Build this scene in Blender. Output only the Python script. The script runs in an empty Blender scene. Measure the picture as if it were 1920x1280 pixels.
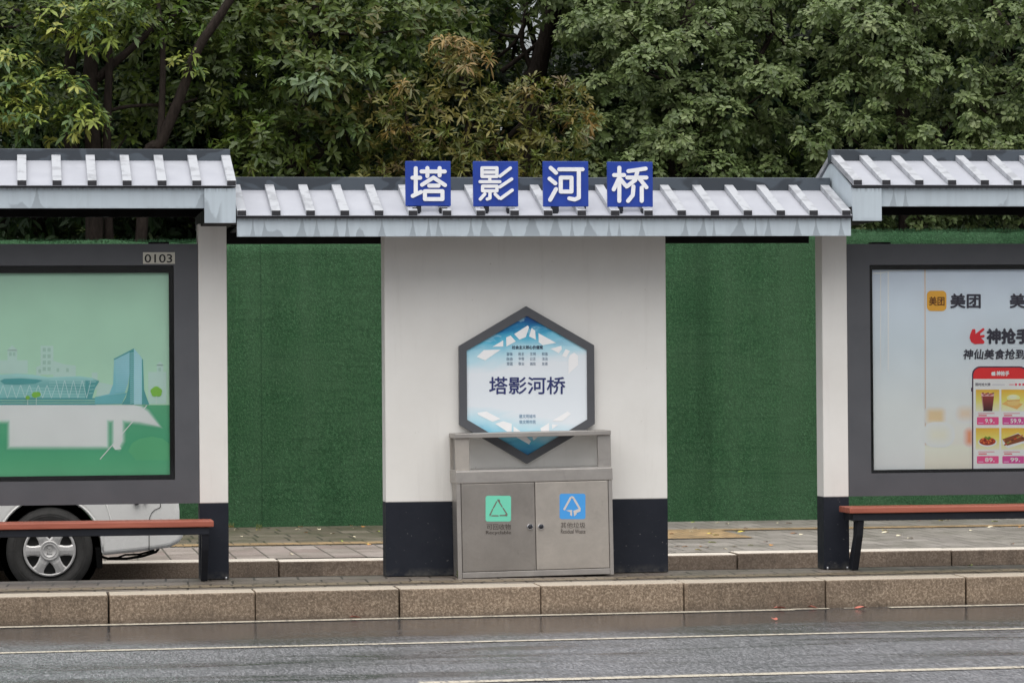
import bpy, bmesh, math, random
import numpy as np
from mathutils import Vector
random.seed(7); rng = np.random.default_rng(11)
C = bpy.context.scene.collection
SC = bpy.context.scene
R = math.radians

# ------------------------------------------------------------------ camera, sky, sun, exposure
F_PX = 6168.0                                  # focal length in pixels of a 1920 px wide frame (a telephoto view)
YAW, PIT, ROL, CH = R(8.461), R(.588), R(-.438), 1.3744
CD = F_PX / 270.0
CAM = Vector((-math.sin(YAW) * CD, -math.cos(YAW) * CD, CH))
fw = Vector((math.sin(YAW) * math.cos(PIT), math.cos(YAW) * math.cos(PIT), math.sin(PIT)))
r1 = Vector((math.cos(YAW), -math.sin(YAW), 0)); u1 = r1.cross(fw)
rt = math.cos(ROL) * r1 + math.sin(ROL) * u1
up = -math.sin(ROL) * r1 + math.cos(ROL) * u1
cd = bpy.data.cameras.new('camera'); cam = bpy.data.objects.new('camera', cd); C.objects.link(cam)
cd.sensor_width = 36.0; cd.lens = F_PX / 1920 * 36.0; cd.clip_start = .5; cd.clip_end = 3000
from mathutils import Matrix
cam.matrix_world = Matrix(((rt.x, up.x, -fw.x, CAM.x), (rt.y, up.y, -fw.y, CAM.y), (rt.z, up.z, -fw.z, CAM.z), (0, 0, 0, 1)))
SC.camera = cam

SUN_EL, SUN_AZ = 77.0, 200.0                   # azimuth clockwise from +Y: the light comes from the street side
w = bpy.data.worlds.new('World'); SC.world = w; w.use_nodes = True
nt = w.node_tree; bg = nt.nodes['Background']
sky = nt.nodes.new('ShaderNodeTexSky'); sky.sky_type = 'NISHITA'; sky.sun_disc = False
sky.sun_elevation = R(SUN_EL); sky.sun_rotation = R(SUN_AZ); sky.dust_density = 4.0; sky.air_density = 1.0
hs = nt.nodes.new('ShaderNodeHueSaturation'); hs.inputs['Saturation'].default_value = .30
nt.links.new(sky.outputs[0], hs.inputs['Color']); nt.links.new(hs.outputs[0], bg.inputs[0])
bg.inputs[1].default_value = .06
sd = bpy.data.lights.new('sun', 'SUN'); sd.energy = 1.5; sd.angle = R(108); sd.color = (1, .97, .93)
so = bpy.data.objects.new('sun', sd); C.objects.link(so)
sdir = Vector((math.sin(R(SUN_AZ)) * math.cos(R(SUN_EL)), math.cos(R(SUN_AZ)) * math.cos(R(SUN_EL)), math.sin(R(SUN_EL))))
so.rotation_euler = (-sdir).to_track_quat('-Z', 'Y').to_euler(); so.location = (0, -10, 20)
SC.view_settings.view_transform = 'Standard'; SC.view_settings.look = 'None'
SC.view_settings.exposure = 1.36; SC.view_settings.gamma = 1.0
SC.cycles.max_bounces = 8; SC.cycles.transparent_max_bounces = 12
try: SC.cycles.use_denoising = True
except Exception: pass

# ------------------------------------------------------------------ helpers
def ray(px, py): return fw + rt * ((px - 960) / F_PX) - up * ((py - 640) / F_PX)
def P(px, py, Y):
    """(x, z) where the sight line of a photo measurement meets the upright plane y = Y"""
    d = ray(px, py); p = CAM + d * ((Y - CAM.y) / d.y); return (p.x, p.z)
def G(px, py, Z):
    """(x, y) where the sight line of a photo measurement meets the level plane z = Z"""
    d = ray(px, py); p = CAM + d * ((Z - CAM.z) / d.z); return (p.x, p.y)
def lin(c):
    return tuple((v / 12.92 if v <= .04045 else ((v + .055) / 1.055) ** 2.4) for v in [q / 255 for q in c])
def ink(r, g, b, k=1.36): return tuple(min(.93, v * k) for v in lin((r, g, b))) + (1,)

def inkb(r, g, b): return ink(r, g, b, 1.08)

def tag(o, label=None, cat=None, group=None, kind=None):
    if label: o['label'] = label
    if cat: o['category'] = cat
    if group: o['group'] = group
    if kind: o['kind'] = kind
    return o
def thing(name, loc, label, cat, group=None, rot=(0, 0, 0)):
    o = bpy.data.objects.new(name, None); o.empty_display_size = .1; C.objects.link(o)
    o.location = loc; o.rotation_euler = rot
    return tag(o, label, cat, group)
def root_loc(o):
    v = Vector((0, 0, 0))
    while o is not None: v += o.location; o = o.parent
    return v

class MB:
    """collects shapes given in world coordinates and links them as ONE mesh object"""
    def __init__(s): s.v = []; s.f = []; s.m = []; s.c = []; s.sm = []
    def add(s, vs, fs, m=0, col=None, smooth=False):
        b = len(s.v); s.v += [tuple(p) for p in vs]
        for f in fs: s.f.append([i + b for i in f]); s.m.append(m); s.sm.append(smooth)
        if col is None: col = (1, 1, 1, 1)
        s.c += list(col) if isinstance(col, list) else [col] * len(vs)
        return s
    def box(s, x0, x1, y0, y1, z0, z1, m=0, col=None):
        if x0 > x1: x0, x1 = x1, x0
        if y0 > y1: y0, y1 = y1, y0
        if z0 > z1: z0, z1 = z1, z0
        vs = [(x, y, z) for z in (z0, z1) for y in (y0, y1) for x in (x0, x1)]
        return s.add(vs, [(0, 2, 3, 1), (4, 5, 7, 6), (0, 1, 5, 4), (2, 6, 7, 3), (0, 4, 6, 2), (1, 3, 7, 5)], m, col)
    def prism(s, poly, y0, y1, m=0, smooth=False):
        """poly: (x, z) outline counter-clockwise seen from -y, extruded from y0 (front) to y1"""
        a = sum(poly[i][0] * poly[(i + 1) % len(poly)][1] - poly[(i + 1) % len(poly)][0] * poly[i][1] for i in range(len(poly)))
        if a < 0: poly = poly[::-1]
        n = len(poly)
        vs = [(x, y0, z) for x, z in poly] + [(x, y1, z) for x, z in poly]
        fs = [tuple(range(n)), tuple(range(2 * n - 1, n - 1, -1))] + [(i, i + n, (i + 1) % n + n, (i + 1) % n) for i in range(n)]
        return s.add(vs, fs, m, None, smooth)
    def prism_x(s, poly, x0, x1, m=0):
        """poly: (y, z) outline extruded along x"""
        a = sum(poly[i][0] * poly[(i + 1) % len(poly)][1] - poly[(i + 1) % len(poly)][0] * poly[i][1] for i in range(len(poly)))
        if a < 0: poly = poly[::-1]
        n = len(poly)
        vs = [(x0, y, z) for y, z in poly] + [(x1, y, z) for y, z in poly]
        fs = [tuple(range(n - 1, -1, -1)), tuple(range(n, 2 * n))] + [(i, (i + 1) % n, (i + 1) % n + n, i + n) for i in range(n)]
        return s.add(vs, fs, m)
    def sheet(s, pts, m=0, col=None):
        return s.add(pts, [tuple(range(len(pts)))], m, col)
    def tube(s, pts, rad, n=8, m=0, wob=0):
        pts = [Vector(p) for p in pts]
        if not isinstance(rad, (list, tuple)): rad = [rad] * len(pts)
        vs = []; fs = []
        for i, p in enumerate(pts):
            t = (pts[min(i + 1, len(pts) - 1)] - pts[max(i - 1, 0)]).normalized()
            a = t.cross(Vector((.31, .87, .2))).normalized(); b = t.cross(a)
            for k in range(n):
                an = 2 * math.pi * k / n; rr = rad[i] * (1 + wob * random.uniform(-1, 1))
                vs.append(p + a * (math.cos(an) * rr) + b * (math.sin(an) * rr))
        for i in range(len(pts) - 1):
            for k in range(n):
                fs.append((i * n + k, i * n + (k + 1) % n, (i + 1) * n + (k + 1) % n, (i + 1) * n + k))
        fs.append(tuple(range(n - 1, -1, -1))); fs.append(tuple(range((len(pts) - 1) * n, len(pts) * n)))
        return s.add(vs, fs, m, None, True)
    def lathe_y(s, cx, cz, prof, n=48, m=0):
        """prof: (radius, y) rings round an axis along y"""
        vs = []; fs = []
        for r_, y in prof:
            for k in range(n):
                a = 2 * math.pi * k / n; vs.append((cx + r_ * math.cos(a), y, cz + r_ * math.sin(a)))
        for i in range(len(prof) - 1):
            for k in range(n):
                fs.append((i * n + k, (i + 1) * n + k, (i + 1) * n + (k + 1) % n, i * n + (k + 1) % n))
        return s.add(vs, fs, m, None, True)
    def build(s, name, mats, parent=None, bevel=0, seg=2, attr=False):
        me = bpy.data.meshes.new(name)
        off = root_loc(parent) if parent is not None else Vector((0, 0, 0))
        me.from_pydata([(x - off.x, y - off.y, z - off.z) for x, y, z in s.v], [], s.f)
        for mm in (mats if isinstance(mats, (list, tuple)) else [mats]): me.materials.append(mm)
        me.polygons.foreach_set('material_index', s.m); me.polygons.foreach_set('use_smooth', s.sm)
        if attr:
            at = me.color_attributes.new('col', 'FLOAT_COLOR', 'POINT')
            at.data.foreach_set('color', np.array(s.c, dtype=np.float32).ravel())
        if bevel:
            bm = bmesh.new(); bm.from_mesh(me)
            es = [e for e in bm.edges if len(e.link_faces) == 2 and e.calc_face_angle(0) > .6]
            bmesh.ops.bevel(bm, geom=es, offset=bevel, segments=seg, profile=.5, affect='EDGES', clamp_overlap=True)
            bm.to_mesh(me); bm.free()
        me.update()
        o = bpy.data.objects.new(name, me); C.objects.link(o)
        if parent is not None: o.parent = parent
        return o

_fc = {}
def glyphs(text, bold=0.0, shear=0.0):
    """outline of a line of writing as (verts2d, faces), fitted to its own bounding box"""
    k = (text, bold, shear)
    if k in _fc: return _fc[k]
    cu = bpy.data.curves.new('writing', 'FONT'); cu.body = text; cu.offset = bold; cu.shear = shear; cu.resolution_u = 3
    ob = bpy.data.objects.new('writing', cu); C.objects.link(ob)
    dg = bpy.context.evaluated_depsgraph_get(); me = bpy.data.meshes.new_from_object(ob.evaluated_get(dg))
    v = [(p.co.x, p.co.y) for p in me.vertices]; f = [tuple(q.vertices) for q in me.polygons]
    bpy.data.objects.remove(ob); bpy.data.curves.remove(cu); bpy.data.meshes.remove(me)
    x0 = min(p[0] for p in v); x1 = max(p[0] for p in v); y0 = min(p[1] for p in v); y1 = max(p[1] for p in v)
    v = [((p[0] - x0) / (x1 - x0), (p[1] - y0) / (y1 - y0)) for p in v]
    _fc[k] = (v, f); return _fc[k]
def write(mb, text, box, Y, col=None, bold=0.0, shear=0.0, m=0):
    """box: photo x0, y0 (top), x1, y1 (bottom) of the line of writing, on the plane y = Y"""
    v, f = glyphs(text, 0.0, shear)
    x0, y0, x1, y1 = box; e = bold * 1.5 * (y1 - y0)
    x0 += e; x1 -= e; y0 += e; y1 -= e
    for i, (ex, ey) in enumerate(((0, 0), (e, 0), (-e, 0), (0, e), (0, -e), (.7 * e, .7 * e), (-.7 * e, .7 * e)) if e > .05 else ((0, 0),)):
        vs = []; Yi = Y - .00005 * i
        for a, b in v:
            x, z = P(x0 + (x1 - x0) * a + ex, y1 + (y0 - y1) * b + ey, Yi); vs.append((x, Yi, z))
        mb.add(vs, f, m, col)
def poly(mb, pts, Y, col, m=0):
    """printed shape: photo outline on the plane y = Y; col one colour or a list per corner"""
    w = [P(a, b, Y) for a, b in pts]
    ar = sum(w[i][0] * w[(i + 1) % len(w)][1] - w[(i + 1) % len(w)][0] * w[i][1] for i in range(len(w)))
    if ar < 0:
        w = w[::-1]
        if isinstance(col, list): col = col[::-1]
    mb.add([(x, Y, z) for x, z in w], [tuple(range(len(w)))], m, col)
def rrect(x0, y0, x1, y1, r, n=5):
    o = []
    for cx, cy, a0 in ((x1 - r, y0 + r, -90), (x1 - r, y1 - r, 0), (x0 + r, y1 - r, 90), (x0 + r, y0 + r, 180)):
        for k in range(n + 1):
            a = R(a0 + 90 * k / n); o.append((cx + r * math.cos(a), cy + r * math.sin(a)))
    return o
def oval(cx, cy, rx, ry, n=20): return [(cx + rx * math.cos(2 * math.pi * k / n), cy + ry * math.sin(2 * math.pi * k / n)) for k in range(n)]
def stroke(pts, hw):
    """rounded brush stroke outlines for a polyline, one capsule per segment"""
    res = []
    for (ax, ay), (bx, by) in zip(pts[:-1], pts[1:]):
        a = math.atan2(by - ay, bx - ax); o = []
        for k in range(9): t = a + math.pi / 2 + math.pi * k / 8; o.append((ax + hw * math.cos(t), ay + hw * math.sin(t)))
        for k in range(9): t = a - math.pi / 2 + math.pi * k / 8; o.append((bx + hw * math.cos(t), by + hw * math.sin(t)))
        res.append(o)
    return res

# ------------------------------------------------------------------ materials
class NT:
    def __init__(s, name):
        s.m = bpy.data.materials.new(name); s.m.use_nodes = True; s.t = s.m.node_tree
        s.b = s.t.nodes['Principled BSDF']; s.out = s.t.nodes['Material Output']
        s.geo = s.t.nodes.new('ShaderNodeNewGeometry')
    def n(s, t, **kw):
        nd = s.t.nodes.new(t)
        for k, v in kw.items(): setattr(nd, k, v)
        return nd
    def l(s, a, b): s.t.links.new(a, b)
    def pos(s, scale=(1, 1, 1)):
        mp = s.n('ShaderNodeMapping'); mp.inputs['Scale'].default_value = scale
        s.l(s.geo.outputs['Position'], mp.inputs['Vector']); return mp.outputs[0]
    def noise(s, vec, scale, detail=4, rough=.55, dist=0):
        nd = s.n('ShaderNodeTexNoise'); nd.inputs['Scale'].default_value = scale; nd.inputs['Detail'].default_value = detail
        nd.inputs['Roughness'].default_value = rough; nd.inputs['Distortion'].default_value = dist
        s.l(vec, nd.inputs['Vector']); return nd.outputs['Fac']
    def ramp(s, fac, stops):
        nd = s.n('ShaderNodeValToRGB'); e = nd.color_ramp.elements
        while len(e) < len(stops): e.new(.5)
        for el, (p, c) in zip(e, stops): el.position = p; el.color = c if len(c) == 4 else tuple(c) + (1,)
        s.l(fac, nd.inputs[0]); return nd.outputs[0]
    def rmp(s, fac, a, b, lo=0.0, hi=1.0):
        nd = s.n('ShaderNodeMapRange'); nd.inputs[1].default_value = a; nd.inputs[2].default_value = b
        nd.inputs[3].default_value = lo; nd.inputs[4].default_value = hi
        s.l(fac, nd.inputs[0]); return nd.outputs[0]
    def mix(s, fac, a, b, mode='MIX'):
        nd = s.n('ShaderNodeMix', data_type='RGBA', blend_type=mode)
        for sock, val in ((nd.inputs[0], fac), (nd.inputs[6], a), (nd.inputs[7], b)):
            if hasattr(val, 'links'): s.l(val, sock)
            else: sock.default_value = val if not isinstance(val, tuple) or len(val) == 4 else val + (1,)
        return nd.outputs[2]
    def math(s, op, a, b=0.0, c=None):
        nd = s.n('ShaderNodeMath', operation=op)
        for i, val in enumerate((a, b) if c is None else (a, b, c)):
            if hasattr(val, 'links'): s.l(val, nd.inputs[i])
            else: nd.inputs[i].default_value = val
        return nd.outputs[0]
    def xyz(s, vec):
        nd = s.n('ShaderNodeSeparateXYZ'); s.l(vec, nd.inputs[0]); return nd.outputs
    def set(s, col=None, rough=None, metal=None, spec=None, bump=None, bstr=.3, bdist=.01):
        for k, v in (('Base Color', col), ('Roughness', rough), ('Metallic', metal), ('Specular IOR Level', spec)):
            if v is None: continue
            if hasattr(v, 'links'): s.l(v, s.b.inputs[k])
            else: s.b.inputs[k].default_value = (tuple(v) + (1,) if isinstance(v, tuple) and len(v) == 3 else v)
        if bump is not None:
            nd = s.n('ShaderNodeBump'); nd.inputs['Strength'].default_value = bstr; nd.inputs['Distance'].default_value = bdist
            s.l(bump, nd.inputs['Height']); s.l(nd.outputs[0], s.b.inputs['Normal'])
        return s.m

def simple(name, c, var=.25, scale=6, rough=.5, metal=0, spec=.5, bump=0, bscale=80, rvar=.12):
    t = NT(name); p = t.pos()
    n1 = t.noise(p, scale, 6, .65)
    lo = tuple(v * (1 - var) for v in c); hi = tuple(min(1, v * (1 + var)) for v in c)
    col = t.ramp(n1, [(.25, lo), (.75, hi)])
    ro = t.rmp(t.noise(p, scale * 2.7, 3), .3, .7, max(.02, rough - rvar), min(1, rough + rvar))
    return t.set(col, ro, metal, spec, t.noise(p, bscale, 3) if bump else None, bump, .004)

M = {}
M['dark_paint'] = simple('dark_paint', (.013, .015, .021), .3, 5, .55, spec=.25)
M['box_frame'] = simple('box_frame_paint', (.082, .085, .094), .1, 3, .42, spec=.5, bump=.05, bscale=300)
M['black'] = simple('black_gasket', (.006, .006, .007), .3, 8, .5, spec=.2)
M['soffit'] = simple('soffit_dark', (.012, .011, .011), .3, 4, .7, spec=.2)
M['roof'] = simple('roof_metal', (.34, .352, .39), .06, 2.5, .36, spec=.5, rvar=.08)
M['eave_edge'] = simple('eave_edge', (.03, .03, .035), .3, 9, .5, spec=.3)
M['rubber'] = simple('tyre_rubber', (.062, .061, .059), .25, 14, .75, spec=.25, bump=.3, bscale=150)
M['arch'] = simple('wheel_arch_black', (.006, .006, .006), .2, 6, .8, spec=.1)
M['hub'] = simple('hub_cap_silver', (.68, .67, .655), .08, 12, .36, .2, bump=.05)
M['hubdark'] = simple('hub_recess', (.03, .03, .03), .2, 12, .6)
M['van'] = simple('van_white_paint', (.90, .90, .875), .05, 3, .3, spec=.5, rvar=.08)
M['van_glass'] = simple('van_glass', (.01, .012, .014), .2, 3, .08, spec=.6, rvar=.03)
M['seam'] = simple('seam_dark', (.04, .04, .04), .1, 3, .7)
M['lamp_red'] = simple('tail_lamp_red', (.35, .015, .01), .1, 3, .15)
M['lock'] = simple('lock_chrome', (.7, .7, .72), .05, 30, .2, 1.0)
M['lockdark'] = simple('lock_core', (.02, .022, .03), .1, 30, .4)
M['galv'] = simple('bolt_steel', (.45, .46, .48), .2, 40, .4, .7)
M['stem'] = simple('weed_stem', (.05, .08, .02), .3, 20, .6)
M['plate'] = simple('number_label_vinyl', (.55, .53, .45), .15, 25, .6)

t = NT('white_wall_paint'); p = t.pos()
col = t.mix(t.rmp(t.noise(p, 1.3, 5, .65), .35, .75), (.80, .785, .75), (.72, .70, .66))
st = t.rmp(t.noise(t.pos((9, 9, .8)), 1.0, 5, .7), .55, .80, 0, .28)
col = t.mix(st, col, (.52, .49, .45))
sp = t.rmp(t.noise(p, 34, 2, .5), .77, .83, 0, .4); col = t.mix(sp, col, (.42, .38, .33))
M['white'] = t.set(col, .62, 0, .3, t.noise(p, 140, 4), .12, .003)

t = NT('wall_base_black'); p = t.pos()
col = t.ramp(t.noise(p, 3.5, 6, .7), [(.3, (.009, .0115, .019)), (.7, (.017, .020, .029))])
x, y, z = t.xyz(p)
dirt = t.math('MULTIPLY', t.rmp(z, 0, .06, .7, 0), t.rmp(t.noise(p, 14, 5, .7), .40, .62))
col = t.mix(dirt, col, (.10, .095, .085))
sp = t.rmp(t.noise(p, 55, 2, .5), .73, .76, 0, .8); col = t.mix(sp, col, (.16, .16, .16))
M['base'] = t.set(col, t.rmp(t.noise(p, 6, 4), .3, .7, .45, .65), 0, .22, t.noise(p, 180, 3), .08, .003)

def fascia_mat(name, light, dark, freq, seed, keep):
    """painted sheet metal with run-off marks: narrow at the top, spreading to the foot"""
    t = NT(name); p = t.pos(); x, y, z = t.xyz(p)
    wv = t.noise(t.pos((2.1, 0, 0)), 1.0, 2); 
    u = t.math('ADD', t.math('MULTIPLY', x, freq), t.math('MULTIPLY', wv, 5.5))
    u = t.math('ADD', u, t.math('MULTIPLY', t.noise(t.pos((30, 0, 25)), 1.0, 2), .10))
    tri = t.math('MULTIPLY', t.math('ABSOLUTE', t.math('SUBTRACT', t.math('FRACT', u), .5)), 2.0)
    ob = t.n('ShaderNodeTexCoord'); gz = t.xyz(ob.outputs['Generated'])[2]
    thr = t.math('ADD', .93, t.math('MULTIPLY', t.math('POWER', t.math('SUBTRACT', 1.0, gz), 1.6), -.42))
    thr = t.math('ADD', thr, t.math('MULTIPLY', t.math('SUBTRACT', t.noise(t.pos((2.7, 0, 0)), 1.0, 3), .5), .55))
    s1 = t.rmp(t.math('SUBTRACT', tri, thr), -.02, .04)
    on = t.rmp(t.noise(t.pos((1.3, 0, 0)), 1.7, 1), keep, keep + .04)
    band = t.rmp(gz, 0.0, .13, 1, 0)
    bn = t.math('MULTIPLY', band, t.rmp(t.noise(p, 9, 4, .7), .40, .6, 0, .8))
    stn = t.math('MAXIMUM', t.math('MULTIPLY', s1, on), bn)
    soft = t.rmp(t.noise(t.pos((18, 18, 1.2)), 1.0, 4, .6), .45, .75, 0, .35)
    col = t.mix(t.rmp(t.noise(p, 2.0, 4), .3, .7), light, tuple(v * .93 for v in light))
    col = t.mix(soft, col, dark); col = t.mix(t.math('MULTIPLY', stn, .92), col, dark)
    dr = t.math('MULTIPLY', t.rmp(gz, .86, 1.0, 0, 1), t.rmp(t.noise(t.pos((45, 0, 0)), 1.0, 2), .45, .6, 0, .6))
    col = t.mix(dr, col, tuple(v * .35 for v in dark))
    return t.set(col, .45, 0, .4)
M['fascia'] = fascia_mat('fascia_streaked', (.53, .60, .65), (.33, .375, .41), 7.0, 0, .30)
M['fascia_side'] = fascia_mat('fascia_plain', (.50, .57, .62), (.33, .375, .41), 3.6, 3, .50)
t = NT('ridge_cap_metal'); p = t.pos()
k = t.rmp(t.noise(t.pos((3.2, 1, 7)), 1.0, 2, .5, .6), .50, .54)
col = t.mix(k, (.068, .083, .10), (.038, .046, .056)); M['ridge'] = t.set(col, .45, 0, .4)
t = NT('rib_metal'); p = t.pos()
k = t.rmp(t.noise(p, 9, 4, .6, .4), .50, .60)
col = t.mix(k, (.37, .385, .41), (.27, .28, .30)); M['rib'] = t.set(col, .36, 0, .5)
t = NT('bench_plank'); p = t.pos()
col = t.ramp(t.noise(t.pos((2.5, 30, 30)), 1.0, 6, .65), [(.3, (.29, .082, .052)), (.7, (.41, .128, .084))])
M['plank'] = t.set(col, .4, 0, .4, t.noise(t.pos((4, 60, 60)), 1.0, 4), .25, .003)

def steel(name, c, sx, sz):
    t = NT(name); p = t.pos((sx, sx, sz))
    g = t.noise(p, 1.0, 3, .6)
    big = t.noise(t.pos(), 4.5, 5, .7)
    col = t.ramp(big, [(.3, tuple(v * .86 for v in c)), (.7, tuple(v * 1.08 for v in c))])
    sm = t.rmp(t.noise(t.pos((7, 7, 7)), 1.0, 5, .75, 1.5), .56, .74, 0, .35)
    col = t.mix(sm, col, tuple(v * .62 for v in c))
    sc_ = t.rmp(t.noise(t.pos((50, 50, 12)), 1.0, 2, .5, 2), .735, .75, 0, .4); col = t.mix(sc_, col, tuple(min(.9, v * 1.5) for v in c))
    ro = t.rmp(g, .3, .7, .36, .52)
    return t.set(col, ro, .72, .5, g, .10, .001)
M['steel'] = steel('brushed_steel', (.475, .435, .39), 3, 260)
M['steel_left'] = steel('upright_steel_dim_reflection', (.31, .285, .26), 260, 3)  # left door: dimmer reflection painted in as a darker base colour, upright grain
M['steel_trim'] = steel('steel_trim', (.40, .375, .35), 3, 200)
M['steel_light'] = steel('steel_edge', (.62, .60, .57), 3, 200)

t = NT('printed_artwork')
at = t.n('ShaderNodeVertexColor', layer_name='col')
p = t.pos(); nn = t.rmp(t.noise(p, 3, 3), .3, .7, .96, 1.03)
mu = t.n('ShaderNodeVectorMath', operation='SCALE'); t.l(at.outputs[0], mu.inputs[0]); t.l(nn, mu.inputs['Scale'])
M['print'] = t.set(mu.outputs[0], .45, 0, .25)
t = NT('pane_glass')
gl = t.n('ShaderNodeBsdfGlossy'); gl.inputs['Roughness'].default_value = .03
tr = t.n('ShaderNodeBsdfTransparent'); tr.inputs[0].default_value = (.985, .995, .99, 1)
fr = t.n('ShaderNodeFresnel'); fr.inputs[0].default_value = 1.28
mx = t.n('ShaderNodeMixShader'); t.l(fr.outputs[0], mx.inputs[0]); t.l(tr.outputs[0], mx.inputs[1]); t.l(gl.outputs[0], mx.inputs[2])
t.l(mx.outputs[0], t.out.inputs[0]); M['glass'] = t.m
t = NT('sign_blue'); M['blue'] = t.set(t.ramp(t.noise(t.pos(), 9, 3), [(.3, (.012, .042, .29)), (.7, (.017, .055, .34))]), .4, 0, .4)
t = NT('sign_white'); M['signwhite'] = t.set(t.ramp(t.noise(t.pos(), 20, 3), [(.3, (.76, .77, .80)), (.7, (.86, .86, .87))]), .5, 0, .3)
t = NT('hex_panel'); p = t.pos(); ob = t.n('ShaderNodeTexCoord'); gx, gy, gz = t.xyz(ob.outputs['Generated'])
# printed blue wave artwork: white middle, blue swirls to the top and bottom tips
dd = t.math('ABSOLUTE', t.math('SUBTRACT', gz, .47))
wv = t.noise(t.pos((1.6, 0, 5)), 1.0, 3, .6, .8)
dd2 = t.math('ADD', dd, t.math('MULTIPLY', t.math('SUBTRACT', wv, .5), .20))
dd2 = t.math('ADD', dd2, t.math('MULTIPLY', t.math('SUBTRACT', .5, gx), .10))
c = t.ramp(dd2, [(.17, (.80, .85, .89)), (.27, (.50, .76, .86)), (.37, (.11, .50, .70)), (.45, (.025, .25, .48)), (.52, (.010, .08, .26))])
sw = t.noise(t.pos((3.0, 0, 9)), 1.0, 4, .6, 1.6)
c = t.mix(t.math('MULTIPLY', t.rmp(sw, .56, .66), t.rmp(dd2, .28, .42, 0, .6)), c, (.010, .10, .30))
c = t.mix(t.math('MULTIPLY', t.rmp(sw, .42, .34), t.rmp(dd2, .26, .40, 0, .5)), c, (.40, .72, .84))
M['hex'] = t.set(c, .25, 0, .4)

t = NT('asphalt_wet'); p = t.pos(); x, y, z = t.xyz(p)
yk = t.math('ADD', t.math('SUBTRACT', y, t.math('MULTIPLY', x, .05)), 1.45)     # 0 at the kerb, negative towards the street
fine = t.noise(t.pos((1, .16, 1)), 95, 2, .7); mid = t.noise(t.pos((1, .3, 1)), 24, 3, .65)
lane = t.noise(t.pos((.42, 1.5, 1)), 1.0, 6, .66, .4)
pud = t.rmp(t.math('ADD', yk, t.math('MULTIPLY', t.noise(t.pos((.45, 1.2, 1)), 1.0, 3), 2.4)), -.95, .05)
wet = t.math('MAXIMUM', pud, t.math('MULTIPLY', t.rmp(lane, .49, .63), .8))
wet = t.math('MULTIPLY', wet, t.rmp(fine, .30, .62, 1.0, .80))
col = t.ramp(fine, [(.32, (.050, .051, .056)), (.5, (.115, .116, .125)), (.68, (.25, .25, .265))])
col = t.mix(t.math('MULTIPLY', wet, .85), col, (.020, .020, .021))
t.set(col, t.mix(wet, (.40, .40, .40, 1), (.10, .10, .10, 1)), 0, .6)
hgt = t.math('ADD', fine, t.math('MULTIPLY', mid, .6))
bp = t.n('ShaderNodeBump'); bp.inputs['Distance'].default_value = .012
t.l(t.rmp(wet, 0, 1, .55, .03), bp.inputs['Strength']); t.l(hgt, bp.inputs['Height']); t.l(bp.outputs[0], t.b.inputs['Normal'])
M['asphalt'] = t.m
t = NT('road_marking'); p = t.pos(); k = t.rmp(t.noise(t.pos((1, .2, 1)), 40, 4, .75), .50, .66)
M['line'] = t.set(t.mix(k, (.47, .43, .35), (.14, .13, .12)), .42, 0, .5, t.noise(p, 160, 2), .4, .004)
def granite(name, a, b, c_, top, foot=(-.150, -.105)):
    t = NT(name); p = t.pos(); x, y, z = t.xyz(p)
    s1 = t.noise(p, 66, 3, .8); big = t.noise(t.pos((1.2, 1.2, 6)), 1.0, 5, .65)
    col = t.ramp(s1, [(.30, a), (.50, b), (.72, c_)])
    nd = t.n('ShaderNodeTexVoronoi'); nd.inputs['Scale'].default_value = 130; t.l(p, nd.inputs['Vector'])
    col = t.mix(t.rmp(nd.outputs['Distance'], .0, .35, .4, 0), col, tuple(v * .35 for v in a))
    col = t.mix(t.rmp(big, .45, .70, 0, .55), col, tuple(v * .45 for v in b))
    st = t.rmp(t.noise(t.pos((7, 7, .8)), 1.0, 4, .7), .58, .74, 0, .5); col = t.mix(st, col, tuple(v * .4 for v in b))
    wn = t.n('ShaderNodeTexWhiteNoise', noise_dimensions='1D'); t.l(t.math('FLOOR', t.math('MULTIPLY', t.math('ADD', x, 2.84), 1.0515)), wn.inputs['W'])
    mu = t.n('ShaderNodeVectorMath', operation='SCALE'); t.l(col, mu.inputs[0]); t.l(t.rmp(wn.outputs['Value'], 0, 1, .88, 1.25), mu.inputs['Scale']); col = mu.outputs[0]
    dmp = t.math('MULTIPLY', t.rmp(t.math('ADD', z, t.math('MULTIPLY', t.noise(t.pos((5, 5, 5)), 1.0, 4, .7), .09)), foot[0], foot[1], 1, 0), .55)
    col = t.mix(dmp, col, tuple(v * .35 for v in b))
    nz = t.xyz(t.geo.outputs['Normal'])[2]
    col = t.mix(t.rmp(nz, .5, .9), col, t.mix(t.rmp(s1, .35, .7), top, tuple(v * .7 for v in top)))  # upward faces blend to a paler colour, the lit top painted in
    return t.set(col, t.rmp(big, .3, .7, .42, .7), 0, .4, s1, .6, .006)
M['granite'] = granite('kerb_granite', (.095, .068, .045), (.20, .148, .103), (.44, .35, .26), (.48, .42, .34))
M['granite_far'] = granite('far_kerb_granite', (.095, .070, .050), (.175, .132, .098), (.31, .25, .195), (.60, .55, .48), (-.40, -.30))
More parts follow.
